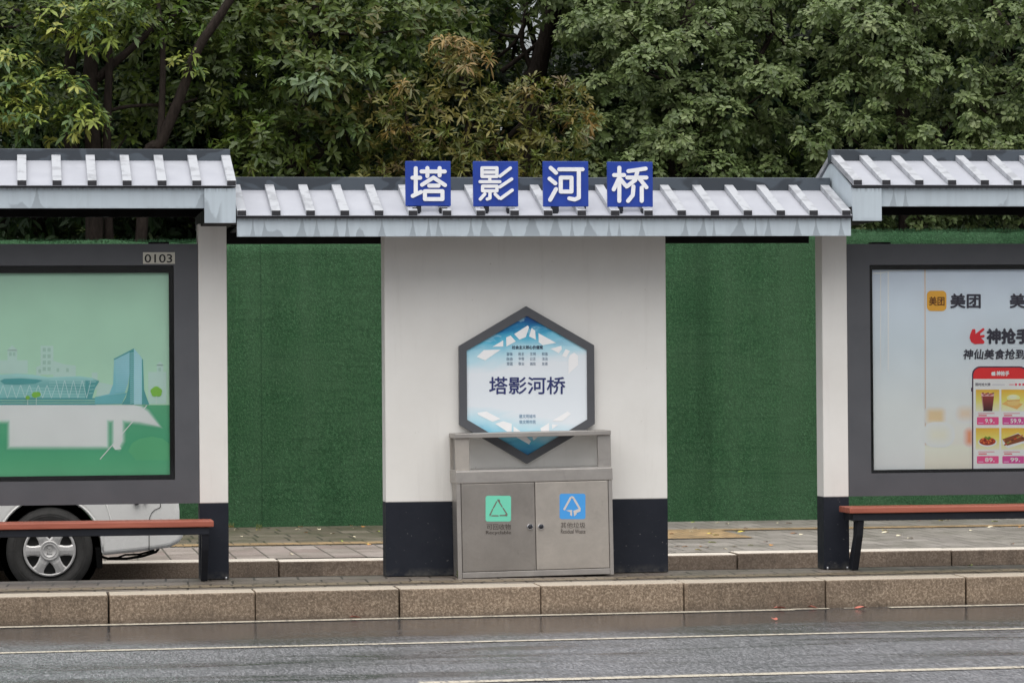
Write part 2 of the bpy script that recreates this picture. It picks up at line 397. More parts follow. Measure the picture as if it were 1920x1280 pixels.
def pavers(name, c1, c2, mortar, bw, bh, tint, scale=1.0, ms=.012, rot=0, rough=.42, off=.5):
    t = NT(name); p = t.pos()
    mp = t.n('ShaderNodeMapping'); mp.inputs['Rotation'].default_value = (0, 0, rot); t.l(t.geo.outputs['Position'], mp.inputs['Vector'])
    br = t.n('ShaderNodeTexBrick'); br.offset = off; t.l(mp.outputs[0], br.inputs['Vector'])
    br.inputs['Color1'].default_value = c1 + (1,); br.inputs['Color2'].default_value = c2 + (1,); br.inputs['Mortar'].default_value = mortar + (1,)
    br.inputs['Scale'].default_value = scale; br.inputs['Mortar Size'].default_value = ms; br.inputs['Brick Width'].default_value = bw; br.inputs['Row Height'].default_value = bh
    br.inputs['Bias'].default_value = -.1
    k = t.rmp(t.noise(p, 2.2, 6, .7), .35, .68)
    col = t.mix(t.math('MULTIPLY', k, .65), br.outputs[0], tint)
    sp = t.rmp(t.noise(p, 120, 2, .6), .3, .75, .75, 1.2)
    mu = t.n('ShaderNodeVectorMath', operation='SCALE'); t.l(col, mu.inputs[0]); t.l(sp, mu.inputs['Scale'])
    h = t.math('SUBTRACT', t.math('MULTIPLY', t.noise(p, 130, 2), .3), br.outputs['Fac'])
    return t.set(mu.outputs[0], t.rmp(k, 0, 1, rough + .14, rough - .1), 0, .5, h, .5, .008)
M['pavers'] = pavers('platform_pavers', (.165, .138, .115), (.235, .205, .175), (.035, .03, .025), .30, .32, (.115, .095, .075), rot=R(2.9), ms=.008)
M['pave_far'] = pavers('far_pavement_pavers', (.20, .18, .165), (.30, .275, .25), (.035, .032, .028), .26, .62, (.15, .13, .112), ms=.007)
M['pave_pink'] = pavers('pinkish_pavers', (.25, .195, .18), (.34, .30, .275), (.035, .032, .028), .27, .55, (.18, .145, .125), ms=.008, off=.0)
M['ochre'] = pavers('ochre_tactile', (.30, .195, .095), (.40, .27, .135), (.07, .05, .03), .15, .30, (.22, .165, .11), ms=.006)
M['tactile'] = pavers('worn_tactile', (.19, .15, .10), (.28, .225, .145), (.05, .04, .03), .14, .13, (.13, .105, .08), rot=R(2.9), ms=.008)
M['mossy'] = pavers('mossy_ledge', (.11, .09, .068), (.17, .145, .115), (.014, .014, .011), .30, .62, (.075, .072, .042), ms=.010, off=.2)
M['soil'] = simple('soil', (.045, .036, .026), .4, 3, .9, spec=.1, bump=.5, bscale=30)

t = NT('artificial_turf'); p = t.pos()
f1 = t.noise(t.pos((1, 1, .8)), 46, 3, .75); f2 = t.noise(p, 95, 2, .7); b1 = t.noise(t.pos((.9, .9, 1.6)), 1.5, 5, .65)
row = t.noise(t.pos((1.5, 1, 40)), 1.0, 3, .6)
col = t.ramp(f1, [(.30, (.010, .038, .014)), (.50, (.022, .080, .030)), (.72, (.058, .150, .068))])
col = t.mix(t.rmp(b1, .35, .68, 0, .5), col, (.050, .112, .055))
col = t.mix(t.rmp(row, .54, .70, 0, .45), col, (.011, .045, .017))
col = t.mix(t.rmp(f2, .60, .72, 0, .75), col, (.14, .25, .15))
vb_ = t.noise(t.pos((2.6, 1, .12)), 1.0, 3, .6)
col = t.mix(t.rmp(vb_,   .48, .66, 0, .30), col, (.062, .125, .066))
col = t.mix(t.rmp(vb_, .46, .32, 0, .35), col, (.010, .036, .014))
xs_ = t.math('ABSOLUTE', t.math('SUBTRACT', t.math('FRACT', t.math('MULTIPLY', t.xyz(p)[0], .5)), .5))
col = t.mix(t.rmp(xs_, .0, .006, .5, 0), col, (.008, .03, .012))
M['turf'] = t.set(col, .75, 0, .2, t.math('ADD', f1, f2), .9, .012)

t = NT('leaf'); at = t.n('ShaderNodeVertexColor', layer_name='col')
t.set(at.outputs[0], .44, 0, .40)
tl = t.n('ShaderNodeBsdfTranslucent'); t.l(at.outputs[0], tl.inputs[0])
mx = t.n('ShaderNodeMixShader'); mx.inputs[0].default_value = .33
t.l(t.b.outputs[0], mx.inputs[1]); t.l(tl.outputs[0], mx.inputs[2]); t.l(mx.outputs[0], t.out.inputs[0]); M['leaf'] = t.m
t = NT('bark'); p = t.pos((6, 6, 1.5))
M['bark'] = t.set(t.ramp(t.noise(p, 5, 6, .7), [(.3, (.012, .009, .007)), (.7, (.038, .029, .024))]), .85, 0, .15, t.noise(p, 12, 4, .7), .8, .02)
t = NT('pale_bark'); p = t.pos((6, 6, 1.5))
M['palebark'] = t.set(t.ramp(t.noise(p, 5, 6, .7), [(.3, (.07, .06, .05)), (.7, (.14, .125, .11))]), .85, 0, .15, t.noise(p, 12, 4, .7), .6, .02)

# ------------------------------------------------------------------ ground, road, pavements
ZR, ZL, ZF = -.185, -.30, -.130                 # street, service lane, far pavement
SK = .05
def ky(x, off=0): return -1.36 + SK * x + off    # street edge of the platform
L0, L1 = -60, 60
mb = MB(); mb.sheet([(-600, -600, -.60), (600, -600, -.60), (600, 600, -.60), (-600, 600, -.60)])
tag(mb.build('ground', M['soil']), kind='structure')
mb = MB(); mb.sheet([(L0, ky(L0, -34), ZR), (L1, ky(L1, -34), ZR), (L1, ky(L1, .1), ZR), (L0, ky(L0, .1), ZR)])
tag(mb.build('road', M['asphalt']), kind='structure')
mb = MB()
def stripe(x0, x1, o0, o1): mb.sheet([(x0, ky(x0, o0), ZR + .004), (x1, ky(x1, o0), ZR + .004), (x1, ky(x1, o1), ZR + .004), (x0, ky(x0, o1), ZR + .004)])
def off_of(px, py):
    x, y = G(px, py, ZR); return y - ky(x)
xa = G(1555, 1141, ZR)[0]; xb = G(1668, 1139, ZR)[0]
o1 = off_of(1000, 1155); stripe(L0, xa - .25, o1, o1 + .11); stripe(xb, L1, o1, o1 + .11)
stripe(xa - .25, xa, o1 + .05, o1 + .13); stripe(xa + .1, xa + .22, o1 + .06, o1 + .10)
o2 = off_of(1000, 1202); stripe(L0, L1, o2 + .01, o2 + .10)
o3 = off_of(1280, 1270); x3 = G(785, 1280, ZR)[0]; stripe(x3, x3 + 6, o3 + .01, o3 + .13); stripe(x3 - 15, x3 - 9, o3 + .01, o3 + .13); stripe(x3 + 15, x3 + 21, o3 + .01, o3 + .13)
tag(mb.build('road_markings', M['line']), kind='structure')

# platform kerb of granite blocks with open joints
mb = MB(); jx = [G(a, b, 0)[0] for a, b in ((202, 1113), (478, 1108), (748, 1103), (1015, 1098), (1282, 1092), (1545, 1086), (1804, 1080))]
step = (jx[-1] - jx[0]) / 6
js = [jx[0] - step * k for k in range(30, 0, -1)] + jx + [jx[-1] + step * k for k in range(1, 30)]
for i, (a, b) in enumerate(zip(js[:-1], js[1:])):
    g = (.010, .003, .007, .003, .004, .003)[i % 6]; d = random.uniform(-.004, .004); dz = random.uniform(-.003, .002)
    a2, b2 = a + g, b - .002
    pts = [(a2, ky(a2, d)), (b2, ky(b2, d)), (b2, ky(b2, .32)), (a2, ky(a2, .32))]
    n = 4; vs = [(x, y, ZR - .05) for x, y in pts] + [(x, y, dz) for x, y in pts]
    mb.add(vs, [(3, 2, 1, 0), (4, 5, 6, 7)] + [(k, (k + 1) % 4, (k + 1) % 4 + 4, k + 4) for k in range(4)])
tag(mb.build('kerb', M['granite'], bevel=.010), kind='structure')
mb = MB(); PE = .10
pts = [(L0, ky(L0, .325)), (L1, ky(L1, .325)), (L1, PE + .2), (L0, PE + .2)]
X0, X1 = -40, 24
pts = [(X0, ky(X0, .322)), (X1, ky(X1, .322)), (X1, PE), (X0, PE)]
vs = [(x, y, -.4) for x, y in pts] + [(x, y, -.004) for x, y in pts]
mb.add(vs, [(3, 2, 1, 0), (4, 5, 6, 7)] + [(k, (k + 1) % 4, (k + 1) % 4 + 4, k + 4) for k in range(4)])
tag(mb.build('platform_pavement', M['pavers']), kind='structure')
mb = MB(); mb.sheet([(X0, ky(X0, .52), 0), (X1, ky(X1, .52), 0), (X1, ky(X1, .78), 0), (X0, ky(X0, .78), 0)])
tag(mb.build('tactile_paving', M['tactile']), kind='structure')
FK = 4.34                                        # face of the far kerb
mb = MB(); mb.sheet([(L0, PE - .02, ZL + .05), (L1, PE - .02, ZL + .05), (L1, FK + .05, ZL - .01), (L0, FK + .05, ZL - .01)])
tag(mb.build('service_lane', M['asphalt']), kind='structure')
mb = MB(); fj = [P(a, 1070, FK)[0] for a in (523, 1383, 1785)]
fjs = [fj[0] - 1.9 * k for k in range(12, 0, -1)] + [fj[0], (fj[0] + fj[1]) / 2 - .3, fj[1], fj[2]] + [fj[2] + 1.9 * k for k in range(1, 14)]
for a, b in zip(fjs[:-1], fjs[1:]):
    mb.box(a + .005, b - .005, FK + random.uniform(-.006, .006), FK + .32, ZL - .1, ZF + random.uniform(-.004, .006))
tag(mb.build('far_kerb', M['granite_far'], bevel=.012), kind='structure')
WY = 10.36                                        # turf hoarding
mb = MB(); mb.sheet([(L0, FK + .33, ZF), (L1, FK + .33, ZF), (L1, 40, ZF), (L0, 40, ZF)])
tag(mb.build('pavement', M['pave_far']), kind='structure')
xm = P(985, 1000, 5.5)[0]
mb = MB(); mb.sheet([(L0, FK + .33, ZF + .004), (xm, FK + .33, ZF + .004), (xm, 6.6, ZF + .004), (L0, 6.6, ZF + .004)])
tag(mb.build('pinkish_pavement', M['pave_pink']), kind='structure')
mb = MB()
yl = G(560, 1022, ZF)[1]; yt = G(560, 1018, ZF)[1]
mb.sheet([(L0, yl, ZF + .008), (xm, yl, ZF + .008), (xm, yt, ZF + .008), (L0, yt, ZF + .008)])
a = G(1250, 1011, ZF); b = G(1368, 992, ZF)
mb.sheet([(xm + .4, a[1], ZF + .008), (b[0] - .15, a[1], ZF + .008), (b[0] - .15, b[1], ZF + .008), (xm + .4, b[1], ZF + .008)])
mb.sheet([(b[0] - .15, b[1] - .30, ZF + .008), (L1, b[1] - .30, ZF + .008), (L1, b[1], ZF + .008), (b[0] - .15, b[1], ZF + .008)])
tag(mb.build('ochre_paving', M['ochre']), kind='structure')
mb = MB(); mb.prism_x([(yt + .05, ZF - .02), (yt + .05, ZF + .002), (yt + .42, ZF + .016), (WY, ZF + .006), (WY, ZF - .02)], L0, xm)
tag(mb.build('paving_ledge', M['mossy']), kind='structure')

# ------------------------------------------------------------------ bus shelters
ZB = 0.0
YF = -.10                                        # front of posts and wall
xg0, xg1 = P(443, 420, -.62)[0], P(1596.5, 420, -.62)[0]
def roof(par, x0, x1, pe, pr, pt, ft, fb, ribs, ends, fmat, endpx):
    """gable roof: pe eave line, pr panel meets ridge cap, pt ridge top, ft/fb fascia top and foot (all photo heights at px)"""
    px = endpx
    zE = P(px, pe, -.66)[1]; zR = P(px, pr, -.045)[1]; zT = P(px, pt, -.045)[1]; zf1 = P(px, ft, -.62)[1]; zf0 = P(px, fb, -.62)[1]
    th = .004
    rp = MB()
    rp.prism_x([(-.66, zE - th), (-.66, zE), (-.045, zR), (.045, zR), (.66, zE), (.66, zE - th), (.045, zR - th), (-.045, zR - th)], x0, x1)
    ro = rp.build('roof', M['roof'], par)
    MB().box(x0 - .002, x1 + .002, -.046, .046, zR - .01, zT).build('ridge_cap', M['ridge'], ro, bevel=.004)
    for s in (1, -1): MB().box(x0, x1, s * -.652, s * -.605, zf1 + .002, zE - th - .001).build('eave_edge', M['eave_edge'], ro)
    fa = MB(); fa.box(x0, x1, -.62, -.60, zf0, zf1); fa.build('fascia', M[fmat], ro)
    fb_ = MB(); fb_.box(x0, x1, .60, .62, zf0, zf1); fb_.build('rear_fascia', M['soffit'], ro)
    MB().box(x0 + .03, x1 - .03, -.598, .598, zf1 - .045, zf1 - .03).build('soffit', M['soffit'], ro)
    for xc in ribs:
        rb = MB(); hw = .031
        for s in (1, -1):
            q = [(s * -.655, zE + .002), (s * -.655, zE + .036), (s * -.047, zR + .040), (s * -.047, zR + .002)]
            rb.prism_x(q, xc - hw, xc + hw)
            rb.box(xc - hw, xc + hw, s * -.660, s * -.656, zE - .004, zE + .034, 1)
        rb.build('rib', [M['rib'], M['eave_edge']], ro, bevel=.002, seg=1)
    gb = MB()
    for e in ends:
        xe = x0 if e < 0 else x1
        gb.prism_x([(-.598, zf0), (.598, zf0), (.598, zE - .02), (.03, zR - .02), (-.03, zR - .02), (-.598, zE - .02)], xe - e * .006, xe - e * .022)
    if ends: gb.build('gable_panel', M['fascia_side'], ro)
    return ro, zE, zR, zT, zf0, zf1

def post(par, x0, x1, zt, zd, name='post'):
    o = MB().box(x0, x1, YF, .095, zd, zt).build(name, M['white'], par, bevel=.006)
    b = MB().box(x0 - .001, x1 + .001, YF - .001, .096, ZB, zd).build('post_base', M['base'], o, bevel=.004)
    for x in (x0 + .02, x1 - .02): MB().tube([(x, YF - .02, ZB), (x, YF - .02, ZB + .018)], .008, 8).build('anchor_bolt', M['galv'], o)
    return o
# middle shelter
SM = thing('bus_shelter', (0, 0, 0), 'lower middle shelter roof on a broad white wall with a black foot', 'bus shelter')
rb = [xg0 + .034 + (P(1587, 398, -.66)[0] - xg0 - .034) * k / 18 for k in range(19)]
roof(SM, xg0 + .004, xg1 - .004, 403.5, 357, 332.5, 409.5, 443, rb, (), 'fascia', 960)
wx0, wx1 = P(722.5, 800, YF)[0], P(1250.5, 800, YF)[0]; wz = P(985, 938, YF)[1]
wl = MB().box(wx0, wx1, YF, .10, wz, 2.41).build('wall', M['white'], SM, bevel=.006)
MB().box(wx0 - .001, wx1 + .001, YF - .001, .101, ZB, wz).build('wall_base', M['base'], wl, bevel=.003)
# left shelter
lx0 = -6.3
SL = thing('bus_shelter', (-4.1, 0, 0), 'left hand shelter with a raised roof over the green poster', 'bus shelter', 'raised end shelters of the bus stop')
sp_ = P(109, 345, -.66)[0] - P(43, 345, -.66)[0]
xr = P(434, 345, -.66)[0]
ro, zE, zR, zT, zf0, zf1 = roof(SL, lx0, xg0 - .004, 347.5, 301.5, 279.5, 352.5, 390.5, [xr - sp_ * k for k in range(0, 18)], (1,), 'fascia_side', 300)
a, b = P(383, 357, -.64), P(442.5, 418, -.64)
MB().box(a[0], xg0 - .004, -.645, -.622, b[1], zf1 - .004).build('beam_end', M['fascia_side'], ro)
MB().box(a[0] + .004, xg0 - .008, -.621, .60, b[1] + .002, zf0 - .001).build('cross_beam', M['soffit'], ro)
plx = (P(373, 700, YF)[0], P(426.5, 700, YF)[0])
post(SL, *plx, P(400, 418, YF)[1] - .004, P(400, 943, YF)[1])
post(SL, plx[0] - 3.7, plx[1] - 3.7, zf0 - .002, P(400, 943, YF)[1])
# right shelter
SR = thing('bus_shelter', (4.3, 0, 0), 'right hand shelter with a raised roof over the food poster', 'bus shelter', 'raised end shelters of the bus stop')
rx0 = xg1 + .004; rx1 = 7.2
sp_ = (P(1907.8, 342, -.66)[0] - P(1662, 342, -.66)[0]) / 4; xr = P(1662, 342, -.66)[0]
ro, zE, zR, zT, zf0, zf1 = roof(SR, rx0, rx1, 346.5, 302, 281, 352.5, 387, [rx0 + .033] + [xr + sp_ * k for k in range(0, 20)], (-1,), 'fascia_side', 1750)
a, b = P(1597, 354, -.64), P(1653, 414, -.64)
MB().box(rx0, b[0], -.645, -.622, b[1], zf1 - .004).build('beam_end', M['fascia_side'], ro)
MB().box(rx0 + .004, b[0] - .004, -.621, .60, b[1] + .002, zf0 - .001).build('cross_beam', M['soffit'], ro)
prx = (P(1542.5, 700, YF)[0], P(1589.5, 700, YF)[0])
zgc = P(1570, 441, -.62)[1]
post(SR, *prx, zgc + .06, P(1560, 931.5, YF)[1])
post(SR, prx[0] + 3.9, prx[1] + 3.9, zf0 - .002, P(1560, 931.5, YF)[1])

# ------------------------------------------------------------------ poster light boxes
def light_box(x0, x1, zt, zb, ix0, ix1, izt, izb, bw, label, tab):
    th = thing('poster_light_box', ((x0 + x1) / 2, 0, zb), label, 'poster box')
    y0, y1 = -.092, .085
    fr = MB()
    fr.box(x0, ix0, y0, y1, zb, zt); fr.box(ix1, x1, y0, y1, zb, zt)
    fr.box(ix0, ix1, y0, y1, izt, zt); fr.box(ix0, ix1, y0, y1, zb, izb)
    fo = fr.build('frame', M['box_frame'], th)
    g = MB()
    g.box(ix0 + .001, ix0 + bw, y0 + .012, y1 - .03, izb + .001, izt - .001); g.box(ix1 - bw, ix1 - .001, y0 + .012, y1 - .03, izb + .001, izt - .001)
    g.box(ix0 + bw, ix1 - bw, y0 + .012, y1 - .03, izt - bw * 1.5, izt - .001); g.box(ix0 + bw, ix1 - bw, y0 + .012, y1 - .03, izb + .001, izb + bw)
    g.build('gasket', M['black'], fo)
    MB().box(ix0 + .002, ix1 - .002, y1 - .028, y1 - .004, izb + .002, izt - .002).build('back_panel', M['soffit'], fo)
    MB().box(ix0 + .002, ix1 - .002, y0 + .008, y0 + .0115, izb + .002, izt - .002).build('glass_pane', M['glass'], fo)
    for tx in tab: MB().box(tx - .07, tx + .07, -.05, .03, zt - .001, zt + .014).build('hanger_tab', M['black'], fo)
    return th
PY = -.050                                       # face of the posters
# left box
bx1 = plx[0] - .002; bx0 = plx[1] - 3.7 + .002
lt, lb_ = P(360, 457, -.09)[1], P(360, 943, -.09)[1]
i1 = P(327, 700, -.09)[0]; it, ib = P(300, 497.5, -.09)[1], P(300, 899, -.09)[1]
LBX = light_box(bx0, bx1, lt, lb_, bx0 + .165, i1, it, ib, .033, 'dark framed poster box showing a green city skyline picture', [P(298, 455, -.05)[0]])
mb = MB()
c0, c1 = P(268, 473, -.0945), P(328, 494.5, -.0945)
mb.box(c0[0], c1[0], -.0955, -.0925, c1[1], c0[1])
nl = mb.build('number_label', M['plate'], LBX)
mb = MB(); write(mb, '0103', (271, 476.5, 323, 492.5), -.0965, (.02, .02, .02, 1), .012); mb.build('printed_number', M['print'], nl, attr=True)
# poster artwork, left
def px_at(X):
    lo, hi = -4000.0, 6000.0
    for _ in range(50):
        mid_ = (lo + hi) / 2
        if P(mid_, 700, PY)[0] < X: lo = mid_
        else: hi = mid_
    return lo
px0 = px_at(bx0 + .165 + .034)
pm = MB(); Y = PY
top = ink(158, 190, 170); midc = ink(166, 200, 178); low = ink(172, 206, 184)
def grid(mb, x0, x1, ys, cols, Y):
    for (ya, yb), (ca, cb) in zip(zip(ys[:-1], ys[1:]), zip(cols[:-1], cols[1:])):
        poly(mb, [(x0, ya), (x1, ya), (x1, yb), (x0, yb)], Y, [ca, ca, cb, cb])
grid(pm, px0, 324, [500, 600, 680, 759], [top, midc, low, ink(180, 212, 186)], Y)
pm_base = ink(78, 160, 122)
grid(pm, px0, 324, [759, 830, 900], [ink(92, 164, 124), pm_base, ink(98, 174, 130)], Y)
poster = pm.build('poster', M['print'], LBX, attr=True)
am = MB()
Y1, Y2, Y3, Y4, Y5, Y6 = [PY - .0012 * k for k in range(1, 7)]
# pale far towers
pal = ink(182, 206, 198)
for q in ([(0, 675), (52, 675), (52, 700), (0, 700)], [(14, 656), (32, 656), (32, 675), (14, 675)], [(12, 657), (23, 647), (34, 657)],
          [(76, 648), (100, 648), (100, 702), (76, 702)], [(68, 688), (76, 684), (76, 705), (68, 705)], [(100, 676), (122, 683), (142, 685), (142, 708), (100, 708)],
          [(172, 698), (183, 698), (183, 730), (172, 730)], [(278, 697), (312, 697), (312, 757), (278, 757)], [(294, 684), (306, 684), (306, 697), (294, 697)], [(293, 685), (300, 677), (307, 685)],
          [(185, 716), (214, 722), (214, 745), (180, 742)], [(-60, 660), (-8, 660), (-8, 705), (-60, 705)], [(-140, 640), (-100, 640), (-100, 705), (-140, 705)]):
    poly(am, q, Y1, pal)
wn = ink(160, 190, 178)
for i in range(2):
    for j in range(4): poly(am, [(80 + 9 * i, 652 + 12 * j), (86 + 9 * i, 652 + 12 * j), (86 + 9 * i, 659 + 12 * j), (80 + 9 * i, 659 + 12 * j)], Y2, wn)
for q in ((17, 660), (24, 660), (72, 692), (106, 690), (124, 690), (297, 689)): poly(am, [(q[0], q[1]), (q[0] + 5, q[1]), (q[0] + 5, q[1] + 7), (q[0], q[1] + 7)], Y2, wn)
# stadium
tl1, tl2, tl3 = ink(126, 182, 182), ink(86, 152, 154), ink(162, 204, 202)
poly(am, [(-120, 712), (-60, 706), (0, 702), (30, 700), (60, 702), (90, 707), (120, 706), (150, 705), (172, 708), (186, 714), (178, 728), (173, 746), (-120, 746)], Y1 - .0002, [tl3, tl3, tl3, tl3, tl3, tl3, tl3, tl3, tl3, tl2, tl2, tl1, tl1])
poly(am, [(0, 714), (8, 710), (40, 709), (68, 711), (80, 713), (66, 719), (30, 721), (8, 720)], Y2, tl2)
for k in range(7):
    y = 712 + 5 * k; q = [(95 - 14 * k if k > 2 else 92, y), (174 - k, y + 1.0), (174 - k, y + 1.9), (95 - 14 * k if k > 2 else 92, y + .9)]
    poly(am, q, Y2, tl3)
for k in range(14):
    x = -60 + 16.5 * k; yt_ = 722 if x < 90 else 713
    for a_, b_ in ((x, x + 8), (x + 16, x + 8)): poly(am, [(a_ - .5, yt_), (a_ + .5, yt_), (b_ + .5, 746), (b_ - .5, 746)], Y3, ink(196, 222, 222))
for k, (ya, yb) in enumerate(((746, 749.5), (751, 754), (755.5, 759))): poly(am, [(-120, ya), (180, ya), (180, yb), (-120, yb)], Y2, tl2)
poly(am, [(160, 713), (186, 715), (178, 728), (172, 746), (160, 746)], Y2 - .0002, tl2)
for k in range(4): poly(am, [(166, 716 + 7 * k), (180 - 2 * k, 715 + 7 * k), (180 - 2 * k, 716 + 7 * k), (166, 717 + 7 * k)], Y3, tl3)
# slanting tower block
bl = ink(156, 200, 202)
poly(am, [(214, 672), (243, 657), (243, 700), (240, 718), (234, 736), (180, 744), (205, 738), (212, 720)], Y2, [ink(150, 196, 206)] * 4 + [ink(128, 186, 196)] * 4)
poly(am, [(178, 744), (238, 736), (228, 757), (178, 758)], Y3, ink(108, 172, 178))
poly(am, [(213, 673), (251, 653), (251, 656), (214, 674.5)], Y4, tl2)
poly(am, [(243, 657), (251, 653), (251, 758), (228, 758), (236, 745), (241, 725), (243, 700)], Y3, tl2)
for k in range(26): poly(am, [(244, 662 + 3.7 * k), (251, 660.5 + 3.7 * k), (251, 661.8 + 3.7 * k), (244, 663.3 + 3.7 * k)], Y4, bl)
poly(am, [(251, 653), (264, 668), (266, 672), (266, 758), (251, 758)], Y3 - .0002, ink(160, 202, 212))
for k in range(24): poly(am, [(252, 664 + 4 * k), (263, 664 + 4 * k), (263, 664.8 + 4 * k), (252, 664.8 + 4 * k)], Y4, ink(190, 220, 226))
for k in range(15): poly(am, [(217, 676 + 4 * k), (241, 675 + 4 * k), (241, 675.7 + 4 * k), (217, 676.8 + 4 * k)], Y4, ink(166, 206, 214))
poly(am, [(266, 672), (268, 674), (270, 730), (274, 742), (280, 758), (266, 758)], Y3 - .0003, tl2)
for cx, cy, r_ in ((52, 745, 4.2), (66, 740, 6.5), (71, 739, 5.5), (289, 733, 7), (297, 733, 7), (293, 730, 7), (290, 738, 6), (297, 738, 6)): poly(am, oval(cx, cy, r_, r_ * .85), Y5 - .00007 * ((cx * 3 + cy) % 11), ink(128, 182, 76))
for cx, y0_ in ((52, 748), (68, 744), (293, 740)): poly(am, [(cx - .6, y0_), (cx + .6, y0_), (cx + .6, 758), (cx - .6, 758)], Y4, ink(196, 210, 204))
# white silhouette with its printed halo
sil = [(-330, 759), (252, 759), (264, 763), (276, 772), (298, 798), (262, 790), (229, 787), (229, 826), (224, 836), (228, 841), (216, 843), (211, 836), (214, 827), (214, 787), (200, 787), (200, 836), (19, 836), (19, 786), (-60, 788), (-330, 790)]
cxm, cym = 100, 790
def grow(pts, d):
    o = []; n = len(pts)
    for i in range(n):
        x0_, y0_ = pts[i - 1]; x1_, y1_ = pts[i]; x2_, y2_ = pts[(i + 1) % n]
        def nrm(ax, ay, bx, by):
            l_ = math.hypot(bx - ax, by - ay) or 1; return ((by - ay) / l_, -(bx - ax) / l_)
        n1, n2 = nrm(x0_, y0_, x1_, y1_), nrm(x1_, y1_, x2_, y2_)
        k_ = max(.45, 1 + n1[0] * n2[0] + n1[1] * n2[1])
        o.append((x1_ + d * (n1[0] + n2[0]) / k_, max(759.3, y1_ + d * (n1[1] + n2[1]) / k_)))
    return o
halos = [[(-330, 759.4), (252, 759.4), (264, 763), (276, 772), (298, 798), (262, 790), (229, 787), (-60, 788), (-330, 790)], [(19, 780), (200, 780), (200, 836), (19, 836)], [(214, 780), (229, 780), (229, 826), (222, 838), (214, 834)]]
for k in range(12):
    d = 9 * (1 - k / 12); f_ = ((k + .5) / 12) ** 1.8
    colh = tuple(pm_base[i] * (1 - f_) + ink(205, 222, 212)[i] * f_ for i in range(4))
    for j, hh in enumerate(halos): poly(am, grow(hh, d), PY - .0012 - .00020 * k - .00005 * j, colh)
poly(am, sil, Y4 - .0004, ink(216, 220, 222))
for q in stroke([(188, 860), (275, 760)], .9): poly(am, q, Y6, ink(222, 234, 222))
poly(am, [(248, 830), (262, 822), (285, 818), (305, 822), (318, 832), (318, 862), (255, 862), (240, 845)], PY - .0006, ink(94, 170, 124))
am.build('printed_picture', M['print'], poster, attr=True)
poly_top = MB()
# right box
bx0 = prx[1] + .002; bx1 = prx[0] + 3.9 - .002
rt_, rb_ = P(1600, 457.5, -.09)[1], P(1600, 930, -.09)[1]
i0 = P(1632, 700, -.09)[0]; it, ib = P(1700, 496.5, -.09)[1], P(1700, 886, -.09)[1]
RBX = light_box(bx0, bx1, rt_, rb_, i0, bx1 - .165, it, ib, .022, 'dark framed poster box showing a food ordering advert', [P(1652, 455, -.05)[0]])
pm = MB(); W1, W2 = ink(206, 211, 222), ink(222, 226, 234)
XE = px_at(bx1 - .165 - .023)
grid(pm, 1634, 1734, [498, 640, 760, 884], [ink(196, 203, 222), ink(202, 209, 226), ink(214, 220, 232), ink(216, 219, 224)], PY)
grid(pm, 1734, XE, [498, 640, 760, 834], [ink(196, 203, 222), ink(202, 209, 226), ink(214, 216, 226), ink(222, 212, 204)], PY)
grid(pm, 1734, XE, [834, 884], [ink(222, 216, 204), ink(216, 208, 194)], PY)
poster = pm.build('poster', M['print'], RBX, attr=True)
am = MB()
poly(am, [(1733, 505), (1735.5, 505), (1736.5, 834), (1734, 834)], Y1, ink(206, 186, 172))
for x_, k_ in ((1650, 2), (1664, 3)): poly(am, [(x_, 508), (x_ + k_, 508), (x_ + k_, 700), (x_, 690)], Y1, ink(216, 220, 228))
poly(am, [(1637, 511), (1650, 511), (1668, 507), (1720, 505.5), (1720, 507), (1668, 509), (1650, 513.5), (1637, 513.5)], Y2, ink(226, 228, 232))
def blur(x0, y0, x1, y1, c, bgc, Yk, n=22, d=22):
    for k in range(n):
        f_ = (k + 1) / n; e = d * (1 - f_); col = tuple(bgc[i] * (1 - f_) + c[i] * f_ for i in range(4))
        poly(am, rrect(x0 - e + d * .4, y0 - e + d * .4, x1 + e - d * .4, y1 + e - d * .4, .6 + e), Yk - .00005 * k, col)
bgc = ink(213, 214, 223)
blur(1739, 768, 1769, 791, ink(228, 190, 152), bgc, Y1, d=12)
blur(1798, 766, 1822, 784, ink(224, 196, 176), bgc, Y1, d=16)
blur(1812, 806, 1823, 832, ink(214, 140, 106), ink(220, 211, 208), Y1, d=12)
blur(1742, 803, 1778, 826, ink(226, 212, 198), bgc, Y2, d=22)
poly(am, rrect(1738, 545, 1774.5, 583, 8), Y1 - .002, ink(228, 158, 62))
dk = ink(58, 56, 66); br = ink(92, 52, 24)
write(am, '美团', (1742, 556, 1771, 573), Y4, br, .012)
write(am, '美团', (1781.5, 550, 1839, 578), Y4, dk, .022)
write(am, '美团', (1893, 550, 1950.5, 578), Y4, dk, .022)
red = ink(206, 48, 56)
poly(am, [(1823, 617), (1829, 618), (1829, 627), (1838, 622), (1838, 632), (1846, 640), (1844, 644), (1828, 645), (1821, 641), (1818, 633), (1819.5, 626)], Y4, red)
for q in stroke([(1830, 628), (1843.5, 617.5)], 2.4) + stroke([(1833, 632), (1844, 630)], 2.4) + stroke([(1833, 641.5), (1843, 641.5)], 2.8) + stroke([(1824.5, 628), (1826.5, 619)], 2.4): poly(am, q, Y4 - .0003 - .00005 * random.random(), red)
write(am, '神抢手', (1849.5, 615, 1932, 645), Y4, dk, .032)
write(am, '神仙美食抢到手', (1806, 654, 1942, 673.5), Y4, dk, .018, .12)
